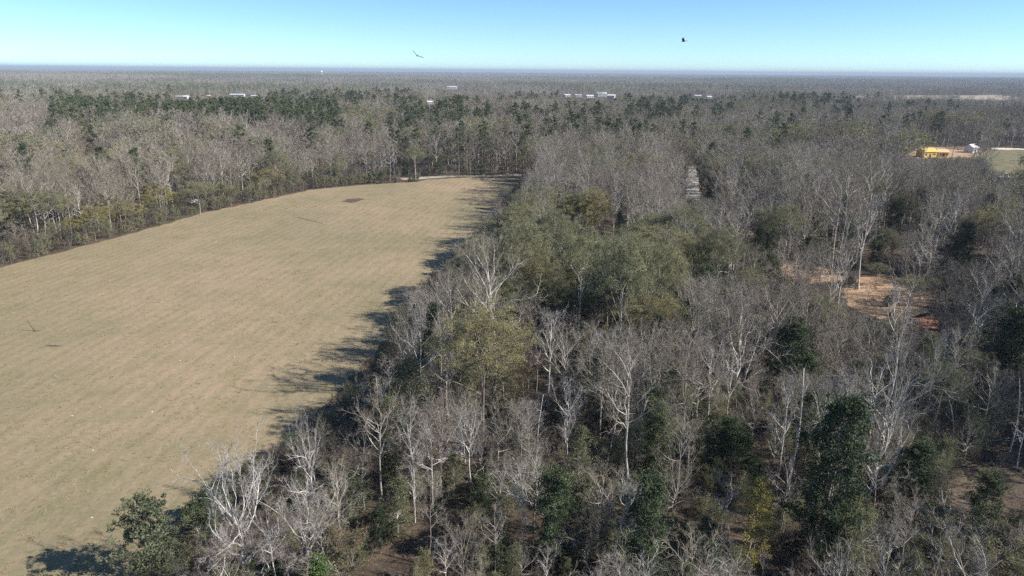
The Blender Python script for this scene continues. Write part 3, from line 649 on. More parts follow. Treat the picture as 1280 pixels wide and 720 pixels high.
def wood(x, y, d):
    if not free(x, y, 1.0): return
    if d < 220 and near_any(x, y, 2.2): return
    if d < 260 and x > -50 and vnoise(x, y, 15, 2) < .27: return
    e = dist_poly(x, y, FIELD) if x < 60 and y < 420 else 99
    if d < 60 and x > -36 and rnd.random() < .4: return
    k = mixture(x, y, d)
    hmean = {'slender': 24, 'slender_pale': 21, 'spreading': 20, 'budding': 20, 'pine': 24, 'evergreen': 14, 'vine_tree': 11}[k]
    h = hmean * rnd.uniform(.72, 1.15) * (.88 + .26 * vnoise(x, y, 45, 9))
    left = x < -60 and y < 335
    if e < (4.5 if not left else 7): h = rnd.uniform(4.0, 8.5) if not left else rnd.uniform(5, 10); k = rnd.choice(['brush', 'brush', 'green_brush', 'brush'] if not left else ['green_brush', 'green_brush', 'brush', 'brush'])
    elif e < 10: h *= .72; k = rnd.choice(['spreading', 'slender', 'slender_pale', 'spreading']) if k in ('pine',) else k
    elif left: h *= .86
    px, py, _ = proj(x, y, 0)
    half = WIDTH[k] * h * .4 / d * FPX
    c = min(cap_height(px, half, d, x, y), max(2.0, edge_cap(px, half, x, y)))
    if d < 72 and x > -36: c = min(c, height_at(rnd.uniform(610, 715), x, y))
    if h > c:
        if c < 1.4: c = 3 if rnd.random() < .4 else 0
        if c == 0: return
        if c < 9: k = rnd.choice(['brush', 'brown_brush', 'green_brush', 'brown_brush']); h = min(c, rnd.uniform(2.5, 7))
        else: h = c
    plant(k, x, y, h, rnd.uniform(.85, 1.2))
scatter(5.0, 14, 330, -54, 50, wood)
def young(x, y, d):
    if not free(x, y, 4) or x < -50 or near_any(x, y, 1.5): return
    px, py, _ = proj(x, y, 0); h = rnd.uniform(5, 12); k = rnd.choice(['slender', 'slender', 'spreading', 'budding' if d > 120 else 'slender', 'slender_pale']); c = min(cap_height(px, 5, d, x, y), edge_cap(px, 14, x, y))
    if min(h, c) < 3.5: return
    plant(k, x, y, min(h, c), rnd.uniform(.9, 1.3))
scatter(7, 40, 190, -32, 46, young)
def left_front(x, y, d):
    if x > -30 and y < 330 or y > 372 or not free(x, y, .8): return
    e = dist_poly(x, y, FIELD)
    if e > 34 or rnd.random() < e / 45: return
    olive = x < -105; r = rnd.random()
    k = 'green_brush' if r < (.5 if olive else .3) else 'brush' if r < .72 else 'brown_brush' if r < .82 else 'yellow' if r < .86 else 'budding' if r < (.97 if olive else .93) else 'evergreen_bush'
    if cap_height(proj(x, y, 0)[0], 6, d, x, y) < 6: k = 'brush'; e = 0
    plant(k, x, y, (rnd.uniform(3.5, 8) if k not in ('budding', 'yellow') else rnd.uniform(7, 12)) * (.75 if e < 4 else 1), rnd.uniform(1, 1.4))
scatter(4.3, 120, 385, -50, 6, left_front)
# a hedge of brush along both long field borders
for i in range(len(FIELD)):
    a, b = np.array(FIELD[i - 1]), np.array(FIELD[i]); L = np.linalg.norm(b - a); s = 0
    if min(a[1], b[1]) < 30: continue
    nrm = np.array((b[1] - a[1], -(b[0] - a[0]))) / L
    while s < L:
        q = a + (b - a) * s / L + nrm * rnd.uniform(.6, 2.6); s += rnd.uniform(1.4, 3.0)
        if 327 < q[1] and -48 < q[0] < 2: continue
        left = q[0] < -60
        h = rnd.uniform(2.0, 5.2) if not left else rnd.uniform(3, 6.5)
        ec = edge_cap(proj(q[0], q[1], 0)[0], 14, q[0], q[1]); h = min(h, max(2, ec))
        if not left and rnd.random() < .25: plant('evergreen_bush', q[0] + 1.5, q[1], min(max(ec, 2.5), rnd.uniform(4, 8)), rnd.uniform(.9, 1.3))
        elif not near_any(q[0], q[1], 1.5): plant(rnd.choice(['brush', 'green_brush', 'brush', 'brush'] if not left else ['green_brush', 'brush', 'green_brush', 'brown_brush']), q[0], q[1], h, rnd.uniform(.9, 1.4))
# low growth under the near wood
def low(x, y, d):
    if not free(x, y, 2.5): return
    if x < -60 or vnoise(x, y, 14, 3) < .2 or near_any(x, y, 1.2): return
    e0 = x - edge_x(y); px, py, _ = proj(x, y, 0); g = vnoise(x, y, 22, 8); k = rnd.choice(['brown_brush', 'brush', 'brown_brush', 'brush', 'green_brush'] if g < .45 else ['green_brush', 'brush', 'green_brush', 'brown_brush'])
    h = rnd.uniform(1.2, 3.8) * (.6 + .8 * vnoise(x, y, 20, 4)) * (1.25 if e0 < 25 else 1)
    c = max(min(cap_height(px, 6, d, x, y), edge_cap(px, 8, x, y)), 2.0)
    if rnd.random() < .13: k = 'evergreen_bush'; h *= 1.3
    elif rnd.random() < .10 and d < 150: k = 'vine_tree'; h *= 1.9
    if k == 'green_brush' and d < 120: h *= 1.35
    plant(k, x, y, min(h, c), rnd.uniform(.9, 1.5))
scatter(2.7, 25, 215, -34, 48, low)

# which of them are single things: the largest in view of each kind
NAME = {'vine_tree': 'vine_clad_tree', 'yellow_column': 'yellow_green_tree', 'evergreen_bush': 'evergreen_bush', 'slender': 'slender_bare_tree', 'slender_pale': 'pale_bare_tree', 'spreading': 'spreading_bare_tree', 'oak': 'white_oak_tree', 'budding': 'budding_tree', 'yellow': 'yellow_green_tree', 'tan': 'tan_bush', 'evergreen': 'evergreen_tree',
        'round_evergreen': 'round_evergreen_bush', 'bright_evergreen': 'bright_evergreen_tree', 'pine': 'pine_tree', 'snag': 'dead_tree', 'brush': 'grey_bush', 'brown_brush': 'brown_bush', 'green_brush': 'green_bush'}
LIMIT = {'vine_tree': 110, 'yellow': 60, 'evergreen_bush': 200, 'slender': 280, 'slender_pale': 130, 'spreading': 220, 'budding': 150, 'pine': 110, 'evergreen': 90, 'brush': 220, 'brown_brush': 110, 'green_brush': 220}
for i, t in enumerate(TREES):
    b, m = proj(t['x'], t['y'], 0), proj(t['x'], t['y'], t['h'])
    t['px'], t['py'], t['top'] = b[0], b[1], m[1]; t['hero'] = i < N_HERO
    cx, cy = (b[0] + m[0]) / 2, m[1] * .7 + b[1] * .3
    t['size'] = (b[1] - m[1]) * (1 if -5 < cx < 1285 and cy < 730 else 0)
single, rest = [t for t in TREES if t['hero']], []
for k in NAME:
    L = sorted((t for t in TREES if t['kind'] == k and not t['hero']), key=lambda t: -t['size']); n = LIMIT.get(k, 0)
    single += [t for t in L[:n] if t['size'] > 0]; rest += [t for i, t in enumerate(L) if i >= n or t['size'] <= 0]

CAT = lambda k: 'bush' if 'brush' in k or k in ('tan', 'round_evergreen', 'evergreen_bush') else 'tree'
# labels: how it looks, then where it stands beside something one can find
MARKS = [(t['short'], t['x'], t['y']) for t in TREES[:N_HERO]] + [(n, *gnd(a, b)) for n, a, b in (
    ('clay clearing', 1105, 372), ('dirt track', 866, 235), ('gravel road', 600, 220), ('hay ring', 441, 251), ('white tarpaulin', 245, 252), ('fallen branch in the field', 388, 276),
    ('leaning stick in the field', 38, 409), ('yellow building', 1158, 190), ('red clay patch', 1156, 401), ('lawn', 1260, 205), ('clay verge', 915, 295))]
LOOK = {'yellow': 'yellow-olive tree', 'vine_tree': 'vine-clad olive tree', 'evergreen_bush': 'dark evergreen bush', 'slender': 'slender bare tree', 'slender_pale': 'pale-barked bare tree', 'spreading': 'spreading bare tree', 'budding': 'olive budding tree', 'pine': 'dark green pine', 'evergreen': 'dark evergreen', 'brush': 'grey twiggy bush', 'brown_brush': 'brown leafless bush', 'green_brush': 'olive-green bush'}
ORD = ['', 'second', 'third', 'fourth', 'fifth', 'sixth', 'seventh', 'eighth', 'ninth', 'tenth', 'eleventh', 'twelfth', 'thirteenth', 'fourteenth', 'fifteenth', 'sixteenth', 'seventeenth', 'eighteenth', 'nineteenth', 'twentieth']
keys = {}
for t in single:
    if t['label']: continue
    n, mx, my = min(MARKS, key=lambda q: (q[1] - t['x']) ** 2 + (q[2] - t['y']) ** 2)
    dx, dy = t['x'] - mx, t['y'] - my
    rel = ('right of' if dx > 0 else 'left of') if abs(dx) > abs(dy) else ('behind' if dy > 0 else 'in front of')
    bush = CAT(t['kind']) == 'bush'
    adj = ('tall' if t['h'] > 19 else 'mid-height' if t['h'] > 13 else 'low') if not bush else ('large' if t['h'] > 4.5 else 'small')
    keys.setdefault((adj, LOOK[t['kind']], rel, n), []).append((math.hypot(dx, dy), t))
for (adj, look, rel, n), L in keys.items():
    L.sort(key=lambda q: q[0])
    for i, (_, t) in enumerate(L):
        o = ORD[min(i, 19)] if len(L) > 1 else ''
        near = ('nearest' if i == 0 else o + ' nearest') + ' ' if len(L) > 1 else ''
        lb = f'{near}{adj} {look} {rel} the {n}'
        t['label'] = lb if len(lb.split()) < 16 else lb.replace(' nearest', '')
GROUP = {'vine_tree': 'vine-clad trees of the near wood', 'yellow_column': 'yellow-green budding trees', 'evergreen_bush': 'dark evergreen bushes along the field edge', 'slender': 'slender grey bare trees of the wood', 'slender_pale': 'pale-barked bare trees of the wood', 'spreading': 'spreading bare trees of the wood', 'oak': 'white-limbed bare oaks', 'budding': 'olive budding trees', 'yellow': 'yellow-green budding trees', 'tan': 'tan and rust bushes', 'evergreen': 'dark evergreens in the wood',
         'round_evergreen': 'round evergreen bushes', 'bright_evergreen': 'bright evergreens', 'pine': 'pines', 'snag': 'standing dead trunks', 'brush': 'grey twiggy bushes', 'brown_brush': 'brown leafless bushes', 'green_brush': 'olive-green bushes'}
for t in single:
    var = S[t['kind']]; wood_me, crown_me, h0 = var[t['var'] % len(var)]; s = t['h'] / h0
    o = empty(NAME[t['kind']], (t['x'], t['y'], 0)); o.scale = (s * t['w'], s * t['w'], s)
    if t['lean']: o.rotation_euler = (0, t['lean'][0] * 1.3, 0)
    else: o.rotation_euler = (rnd.gauss(0, .025), rnd.gauss(0, .025), t['rz'])
    tag(o, t['label'], CAT(t['kind']), GROUP[t['kind']])
    for n, me in (('trunk', wood_me), ('crown', crown_me)):
        c = bpy.data.objects.new(n, me); col.objects.link(c); c.parent = o
        if t['kind'] == 'oak' and n == 'trunk':
            for lm in OAK_LIMBS[t['var'] % 3]:
                q = bpy.data.objects.new('limb', lm); col.objects.link(q); q.parent = c

# ------------------------------------------------------------------ the rest of the wood: one object per mass, drawn with geometry nodes
def joined(name, wood_me, crown_me):
    """one mesh of wood and crown, used only as a shape for the masses"""
    V, F, mi, mats, off = [], [], [], [], 0
    for me in (wood_me, crown_me):
        n = len(me.vertices); a = np.empty(n * 3); me.vertices.foreach_get('co', a); V.append(a.reshape(-1, 3))
        F += [tuple(v + off for v in p.vertices) for p in me.polygons]; mi += [p.material_index + len(mats) for p in me.polygons]
        mats += list(me.materials); off += n
    return mesh_obj(name, np.concatenate(V).tolist(), F, mats, mi, link=False)
SETS = {}
def mass(name, shapes, pts, label):
    """pts: (x, y, z, shape index, rz, sx, sz)"""
    c = bpy.data.collections.new(name + '_shapes')
    for i, o in enumerate(shapes): o.name = f'{name}_shape_{i:03d}'; c.objects.link(o)
    me = bpy.data.meshes.new(name); me.from_pydata([p[:3] for p in pts], [], [])
    for an, ty, vals in (('shape', 'INT', [p[3] for p in pts]), ('turn', 'FLOAT_VECTOR', [(0, 0, p[4]) for p in pts]), ('size', 'FLOAT_VECTOR', [(p[5], p[5], p[6]) for p in pts])):
        a = me.attributes.new(an, ty, 'POINT')
        if ty == 'INT': a.data.foreach_set('value', np.array(vals, dtype=np.int32))
        else: a.data.foreach_set('vector', np.array(vals, dtype=np.float32).ravel())
    o = bpy.data.objects.new(name, me); col.objects.link(o); tag(o, label, None, None, 'stuff')
    ng = bpy.data.node_groups.new(name, 'GeometryNodeTree')
    ng.interface.new_socket('Geometry', in_out='INPUT', socket_type='NodeSocketGeometry'); ng.interface.new_socket('Geometry', in_out='OUTPUT', socket_type='NodeSocketGeometry')
    N, L = ng.nodes, ng.links
    gi, go = N.new('NodeGroupInput'), N.new('NodeGroupOutput'); ip = N.new('GeometryNodeInstanceOnPoints'); ci = N.new('GeometryNodeCollectionInfo')
    ci.inputs[0].default_value = c; ci.inputs['Separate Children'].default_value = True; ci.inputs['Reset Children'].default_value = True
    def attr(n, ty):
        a = N.new('GeometryNodeInputNamedAttribute'); a.data_type = ty; a.inputs[0].default_value = n; return a.outputs[0]
    L.new(gi.outputs[0], ip.inputs['Points']); L.new(ci.outputs[0], ip.inputs['Instance']); ip.inputs['Pick Instance'].default_value = True
    L.new(attr('shape', 'INT'), ip.inputs['Instance Index']); L.new(attr('turn', 'FLOAT_VECTOR'), ip.inputs['Rotation']); L.new(attr('size', 'FLOAT_VECTOR'), ip.inputs['Scale'])
    L.new(ip.outputs[0], go.inputs[0])
    md = o.modifiers.new('scatter', 'NODES'); md.node_group = ng
    return o
LOW = {}
LOW['slender'] = [(*bare_tree(400 + i, 22, 'slender', detail=.4, twig_r=.05), 22) for i in range(4)]
LOW['slender_pale'] = [(*bare_tree(410 + i, 20, 'slender', 'bark_pale', 'twig_pale', detail=.4, twig_r=.05), 20) for i in range(2)]
LOW['spreading'] = [(*bare_tree(420 + i, 18, 'dome', detail=.4, twig_r=.05), 18) for i in range(3)]
LOW['budding'] = [(*dome_tree(430 + i, 18, n_clump=60, per=24, bud_size=.42, wide=.36, detail=.4), 18) for i in range(3)]
LOW['pine'] = [(*pine_tree(440 + i, 24, .4), 24) for i in range(3)]
LOW['brush'] = [(*bare_tree(450 + i, 6, 'brush', 'bark_grey', 'twig_brush', detail=.4, twig_r=.034), 6) for i in range(2)]
LOW['brown_brush'] = [(*bare_tree(460 + i, 5, 'brush', 'bark_dark', 'twig_brown', detail=.4, twig_r=.03), 5) for i in range(2)]
LOW['green_brush'] = [(*bare_tree(470 + i, 6, 'brush', 'bark_grey', 'twig_olive', detail=.4, bud='bud_olive', bud_n=2200, bud_size=.22, twig_r=.03), 6) for i in range(2)]
level(LOW)
shapes, index, pts = [], {}, []
for t in rest:
    k = t['kind']; dd = math.hypot(t['x'], t['y']); SS = LOW if k in LOW and (dd > 230 or ('brush' in k and (t['h'] < 3.2 or dd > 120)) or (t['size'] <= 0 and (dd > 120 or not -100 < t['px'] < 1380))) else S
    v = t['var'] % min(len(SS[k]), 4); key = (k, v, SS is LOW)
    if key not in index: index[key] = len(shapes); shapes.append(joined('shape', *SS[k][v][:2]))
    s = t['h'] / SS[k][v][2]; pts.append((t['x'], t['y'], 0, index[key], t['rz'], s * t['w'], s))
mass('woodland', shapes, pts, 'crowded trees and brush filling the gaps of the near wood')

# middle distance, coarser shapes
shapes, index, pts = [], {}, []
def mid(x, y, d):
    if not free(x, y, 1): return
    k = mixture(x, y, d)
    if k == 'evergreen': k = 'pine'
    hm = {'slender': 23, 'slender_pale': 21, 'spreading': 20, 'budding': 20, 'pine': 25}[k]
    h = hm * rnd.uniform(.7, 1.15) * (.8 + .4 * vnoise(x, y, 90, 9))
    px, py, _ = proj(x, y, 0); c = cap_height(px, 5, d, x, y)
    if h > c:
        if c < 1.2: return
        if c < 9: k, h = 'brush', min(c, rnd.uniform(3, 7))
        else: h = c
    v = rnd.randrange(len(LOW[k]))
    if (k, v) not in index: index[(k, v)] = len(shapes); shapes.append(joined('shape', *LOW[k][v][:2]))
    s = h / LOW[k][v][2]; pts.append((x, y, 0, index[(k, v)], rnd.uniform(0, 6.28), s * rnd.uniform(.9, 1.3), s))
scatter(6.2, 330, 620, -46, 44, mid); scatter(7.6, 620, 1000, -44, 43, mid)
mass('distant_woodland', shapes, pts, 'grey winter woodland with dark pine stands beyond the field')

# far woodland to the horizon: patches of coarse trees
def far_patch(seed, size, n, mixp, faces):
    rng = np.random.default_rng(seed); A = Acc()
    mats = [M['twig_grey'], M['needle'], M['bud_olive'], M['twig_pale']]
    for i in range(n):
        x, y = rng.uniform(-size / 2, size / 2, 2); r = rng.random(); k = 1 if r < mixp else 2 if r < mixp + .05 else 3 if r < mixp + .25 else 0
        h = (rng.uniform(13, 19) + 4 * math.sin(x * .13 + seed) * math.cos(y * .11)) * (1.15 if k == 1 else 1); cw = rng.uniform(2.5, 4.5)
        c = np.array((x, y, h * .68)); u = rand_unit(rng, faces) * (rng.uniform(.3, 1, faces) ** .4)[:, None]
        P = c + u * np.array((cw, cw, h * .32))
        if k in (1, 2): A.leaves(P, 1.7, rng, k, .7)
        else:
            D = u * np.array((.5, .5, .3)) + UP * .55 + rand_unit(rng, faces) * .35; D /= np.linalg.norm(D, axis=1, keepdims=True); A.spikes(P - D * 1.2, D, 3.2, .13, rng, k)
            A.tube(np.array(((x, y, 0), (x, y, h * .8))), (.25, .12), 3, k, False)
    return A.mesh('patch', mats)
shapes, pts = [], []
PM = [.015, .05, .12, .45]
for j, mp_ in enumerate(PM):
    for v in range(2):
        shapes.append(bpy.data.objects.new('p', far_patch(500 + j * 10 + v, 64, 62, mp_, 26)))
for j, mp_ in enumerate(PM):
    for v in range(2):
        shapes.append(bpy.data.objects.new('p', far_patch(600 + j * 10 + v, 210, 330, mp_, 9)))
def pick(x, y, s): 
    n = vnoise(x, y, s, 21) * .6 + vnoise(x, y, s * .35, 22) * .4
    return 0 if n < .42 else 1 if n < .56 else 2 if n < .66 else 3
def far1(x, y, d):
    if any(in_poly(x, y, P) for P in CLEAR): return
    px, py, _ = proj(x, y, 0); c = cap_height(px, 26, d, x, y)
    s = min(1.0, c / 21) * rnd.uniform(.8, 1.15)
    if s < .12: return
    pts.append((x, y, 0, pick(x, y, 420) * 2 + rnd.randrange(2), rnd.randrange(4) * 1.5708, 1, s))
scatter(62, 990, 2600, -44, 43, far1)
def far2(x, y, d):
    pts.append((x, y, 0, 8 + pick(x, y, 1300) * 2 + rnd.randrange(2), rnd.randrange(4) * 1.5708, 1, rnd.uniform(.8, 1.2) * (.55 + 1.3 * vnoise(x, y, 2200, 41) ** 1.5)))
scatter(205, 2560, 14000, -43, 42, far2)
mass('horizon_woodland', shapes, pts, 'hazy blue-grey woodland running flat to the horizon')

# ------------------------------------------------------------------ buildings
def gable(c, s, rise, over=.5):
    x, y, z = c; a, b = s[0] / 2 + over, s[1] / 2 + over
    v = [(x - a, y - b, z), (x + a, y - b, z), (x + a, y + b, z), (x - a, y + b, z), (x - a, y, z + rise), (x + a, y, z + rise),
         (x - a, y - b, z - .2), (x + a, y - b, z - .2), (x + a, y + b, z - .2), (x - a, y + b, z - .2)]
    return v, [(0, 1, 5, 4), (2, 3, 4, 5), (0, 4, 3), (1, 2, 5), (6, 7, 1, 0), (7, 8, 2, 1), (8, 9, 3, 2), (9, 6, 0, 3), (9, 8, 7, 6)]
def part(name, vf, mat, parent): return mesh_obj(name, vf[0], vf[1], [mat], parent=parent)
def building(name, x, y, wd, dp, hh, rise, wall, roof, label, cat='building', rz=0.0, group=None, windows=3, chimney=False):
    o = empty(name, (x, y, 0), rz); tag(o, label, cat, group)
    part('wall', box((0, 0, hh / 2), (wd, dp, hh)), wall, o)
    r = part('roof', gable((0, 0, hh + .21), (wd, dp), rise), roof, o)
    if chimney: part('chimney', box((wd * .2, dp * .2, hh + rise * .8), (.8, .8, 1.6)), M['orange_brick'], r)
    n = windows
    for i in range(n):
        cx = -wd / 2 + wd * (i + .5) / n
        if i == n // 2: part('door', box((cx, -dp / 2 - .03, 1.1), (1.2 if n > 2 else 3, .1, 2.2)), M['dark'], o)
        else:
            f = part('window', box((cx, -dp / 2 - .03, hh * .58), (min(1.8, wd / n * .6), .1, 1.3)), M['white_paint'], o)
            part('pane', box((cx, -dp / 2 - .09, hh * .58), (min(1.8, wd / n * .6) - .25, .04, 1.05)), M['glass'], f)
    return o
LBL = ['white farm building alone in the woods over the pine belt', 'low white shed directly east of the lone farm building', 'longest white shed in a row over the pine belt', 'faint white shed ending the row over the pine belt',
       'small white cabin in front of the far dark pine stand', 'white hall near the horizon above the far pine stand',
       'small white house starting the far cluster of buildings', 'second white house of the far building cluster', 'flat white house in the middle of the far building cluster', 'tallest white building of the far building cluster',
       'white house ending the far building cluster', 'lone white house between far cluster and fallow field', 'tiny white outbuilding beside the lone far house']
for (cx, cy, wd, dp, hh), lb in zip(HOUSES, LBL):
    x, y = gnd(cx, cy); building('white_building', x, y, wd, dp, hh, hh * .45, M['dull_white'], M['white_roof'], lb, rz=rnd.uniform(-.3, .3), group='white buildings far off in the woods')
x, y = gnd(1157, 196); building('yellow_building', x, y, 9, 7, 3.4, 2.0, M['yellow_board'], M['yellow_board'], 'larger bright yellow building on the clay building site', rz=.2, group='yellow buildings on the site')
x, y = gnd(1176, 195.5); building('yellow_building', x, y, 6, 6, 2.8, 1.6, M['yellow_board'], M['wood_frame'], 'smaller yellow building beside the larger yellow one', rz=-.1, group='yellow buildings on the site')
x, y = gnd(1213, 190.5); building('white_house', x, y, 6, 6, 3.2, 2.2, M['white_paint'], M['white_roof'], 'white gabled house at the edge of the lawn', rz=.5)
x, y = gnd(117, 195); building('brick_house', x, y, 10, 8, 5, 2.6, M['orange_brick'], M['orange_brick'], 'orange brick house half hidden in the far left wood', chimney=True)
# white trailers on the lawn
def trailer(px, py, L, label):
    x, y = gnd(px, py); o = empty('white_trailer', (x, y, 0), rnd.uniform(-.4, .4)); tag(o, label, 'trailer', 'white trailers by the lawn')
    v, f = box((0, 0, 1.5), (L, 2.1, 1.9)); v = [(a * (.94 if c > 2 else 1), b * (.92 if c > 2 else 1), c) for a, b, c in v]
    part('body', (v, f), M['white_paint'], o); part('window', box((0, -1.08, 1.75), (L * .5, .06, .6)), M['glass'], o); part('hitch', box((L / 2 + .6, 0, .6), (1.2, .12, .12)), M['dark'], o)
    for sx in (-1, 1):
        A = Acc(); A.tube(np.array(((-.3, sx * 1.0 - .12, .36), (-.3, sx * 1.0 + .12, .36))), (.36, .36), 12); A.f.append(tuple(range(11, -1, -1))); A.m.append(0)
        wme = A.mesh('wheel', [M['dark']]); q = bpy.data.objects.new('wheel', wme); col.objects.link(q); q.parent = o
trailer(1247, 227, 3.2, 'white trailer parked among brush below the lawn'); trailer(1258.5, 223, 2.2, 'smaller white trailer just behind the other one')
# water tower and mast on the horizon
x, y = gnd(402, 95.0); k = 4300 / math.hypot(x, y); x, y = x * k, y * k
o = empty('water_tower', (x, y, 0)); tag(o, 'white water tower standing on the horizon', 'water tower')
A = Acc(); zz = np.linspace(34, 44, 9); A.tube(np.stack([zz * 0, zz * 0, zz], 1), 7 * np.sqrt(np.maximum(.02, 1 - ((zz - 39) / 5.2) ** 2)), 16)
q = bpy.data.objects.new('tank', A.mesh('tank', [M['white_paint']], True)); col.objects.link(q); q.parent = o
for i in range(5):
    A = Acc(); a = i * 1.2566; A.tube(np.array(((7 * math.cos(a), 7 * math.sin(a), 0), (5.6 * math.cos(a), 5.6 * math.sin(a), 37))), (.5, .45), 6)
    q = bpy.data.objects.new('leg', A.mesh('leg', [M['white_paint']])); col.objects.link(q); q.parent = o
A = Acc(); A.tube(np.array(((0, 0, 0), (0, 0, 35))), (.9, .9), 8); q = bpy.data.objects.new('riser_pipe', A.mesh('riser_pipe', [M['white_paint']])); col.objects.link(q); q.parent = o
x, y = gnd(580, 98); k = 3600 / math.hypot(x, y); o = empty('radio_mast', (x * k, y * k, 0)); tag(o, 'thin lattice radio mast crossing the horizon', 'mast')
for i in range(3):
    A = Acc(); a = i * 2.094; A.tube(np.array(((.8 * math.cos(a), .8 * math.sin(a), 0), (.5 * math.cos(a), .5 * math.sin(a), 84))), (.12, .1), 4)
    q = bpy.data.objects.new('leg', A.mesh('leg', [M['steel']])); col.objects.link(q); q.parent = o
A = Acc()
for i in range(40):
    a, z = i * 2.094, i * 2.1; r0, r1 = .8 - z * .0036, .8 - (z + 2.1) * .0036; A.tube(np.array(((r0 * math.cos(a), r0 * math.sin(a), z), (r1 * math.cos(a + 2.094), r1 * math.sin(a + 2.094), z + 2.1))), (.06, .06), 3)
q = bpy.data.objects.new('lattice', A.mesh('lattice', [M['steel']])); col.objects.link(q); q.parent = o; q['kind'] = 'stuff'

# ------------------------------------------------------------------ small things on the ground
x, y = gnd(245, 257)
N_ = 8; rg = np.random.default_rng(5); V, F = [], []
for i in range(N_ + 1):
    for j in range(N_ + 1):
        u, v_ = i / N_ - .5, j / N_ - .5; V.append((u * 3.6, v_ * 2.6, 2.3 - 5.2 * u * u * (.6 + .5 * v_) - 4.5 * v_ * v_ + rg.normal() * .08))
for i in range(N_):
    for j in range(N_): a = i * (N_ + 1) + j; F.append((a, a + N_ + 1, a + N_ + 2, a + 1))
o = mesh_obj('tarpaulin', V, F, [M['white_paint']], smooth=True); o.location = (x, y, .1); o.modifiers.new('cloth', 'SOLIDIFY').thickness = .02
tag(o, 'white tarpaulin draped over brush at the far field border', 'tarpaulin')
x, y = gnd(43.5, 414); o = empty('leaning_stick', (x, y, 0)); tag(o, 'dark broken stick leaning upright in the open field', 'stick')
for n, P, r in (('stem', ((0, 0, -.1), (-.5, .1, .9), (-1.25, .2, 2.2)), (.09, .075, .04)), ('stub', ((0, 0, .1), (.15, 0, .6), (.05, .1, 1.3)), (.05, .04, .02)), ('root', ((-.2, -.3, .05), (.3, -.1, .12), (1.2, .2, .06)), (.06, .08, .04))):
    A = Acc(); A.tube(np.array(P), r, 6); q = bpy.data.objects.new(n, A.mesh(n, [M['bark_dark']], True)); col.objects.link(q); q.parent = o
def fallen(name, p0, p1, r, label, cat, mat, seed, nb=8):
    rng = np.random.default_rng(seed); a, b = np.array((*gnd(*p0), r * .8)), np.array((*gnd(*p1), r * .6)); n = 8
    P = np.array([a + (b - a) * i / n for i in range(n + 1)]); L = np.linalg.norm(b - a); P[1:-1] += rng.normal(size=(n - 1, 3)) * np.array((1, 1, .15)) * L * .02
    A = Acc(); A.tube(P, r * np.linspace(1, .45, n + 1), 7); o = empty(name, (0, 0, 0)); tag(o, label, cat)
    q = bpy.data.objects.new('stem', A.mesh('stem', [M[mat]], True)); col.objects.link(q); q.parent = o
    for i in range(nb):
        c, d = along(P, rng.uniform(.35, .97)); A = Acc(); e = unit(d + rand_unit(rng) * .9 + UP * .25); B = walk(rng, c, e, L * rng.uniform(.1, .28), 4, .2, 0); B[:, 2] = np.maximum(B[:, 2], .04)
        A.tube(B, r * .35 * np.linspace(1, .3, 5), 4); q = bpy.data.objects.new('branch', A.mesh('branch', [M[mat]])); col.objects.link(q); q.parent = o
fallen('fallen_branch', (372, 272), (406, 280), .10, 'thin grey fallen branch lying out in the open field', 'branch', 'bark_grey', 1)
for i, (p0, p1, r, lb) in enumerate((((815, 512), (872, 498), .32, 'thick fallen log on the bare litter under the olive cluster'), ((778, 455), (792, 440), .22, 'short fallen log between the tall olive trunks'),
        ((1100, 680), (1128, 696), .22, 'tan fallen log beside the largest evergreen'), ((1190, 560), (1262, 548), .2, 'long fallen log across the leaf-littered slope'), ((850, 530), (880, 545), .2, 'fallen log behind the small evergreen'), ((740, 600), (712, 592), .18, 'fallen log below the ash-grey tall tree'))):
    fallen('fallen_log', p0, p1, r, lb, 'log', 'log', 20 + i, 5)
for i, (px, py, lb) in enumerate(((125, 509, 'pale clod in the near field, closest to the round evergreen bush'), (225, 451, 'pale clod in the field centre, lone and bright'), (364, 455, 'pale clod beside the ragged tree shadow'), (293, 446, 'pale clod between the centre and shadow clods'),
        (90, 520, 'pale clod at the near field, second from the left'), (116, 563, 'pale clod on the pinkish bare strip'), (115, 647, 'lowest pale clod near the bush shadow'), (190, 515, 'pale clod right of the near-field clod'), (266, 405, 'pale clod furthest into the field'))):
    rg = np.random.default_rng(70 + i); x, y = gnd(px, py); A = Acc(); zz = np.linspace(-.03, .09, 5)
    A.tube(np.stack([zz * 0, zz * 0, zz], 1), (.10, .13, .12, .08, .03), 8); V0 = np.concatenate(A.v); V0 *= rg.uniform(.75, 1.2, V0.shape); A.v = [V0]
    o = bpy.data.objects.new('pale_clod', A.mesh('pale_clod', [M['sand']])); o.location = (x, y, .02); o.rotation_euler = (0, 0, i); col.objects.link(o); tag(o, lb, 'clod', 'pale clods strewn over the field')

# straw tufts over the field
shapes = []
for i in range(3):
    rg = np.random.default_rng(800 + i); A = Acc(); n = 16; P = np.concatenate([rg.normal(size=(n, 2)) * .16, np.zeros((n, 1))], 1); D = rand_unit(rg, n) * .8 + UP; D /= np.linalg.norm(D, axis=1, keepdims=True); A.spikes(P, D, rg.uniform(.12, .3, n), .02, rg)
    shapes.append(bpy.data.objects.new('t', A.mesh('tuft', [M['straw']])))
pts = []
while len(pts) < 9000:
    x, y = rnd.uniform(-150, 0), 55 + 230 * rnd.random() ** 1.6
    if in_poly(x, y, FIELD) and vnoise(x, y, 9, 31) + vnoise(x, y, 3, 32) > .75: pts.append((x, y, .02, rnd.randrange(3), rnd.uniform(0, 6.28), rnd.uniform(.6, 1.5), rnd.uniform(.5, 1.2)))
mass('field_grass', shapes, pts, 'short dry straw-coloured tufts over the mown field')

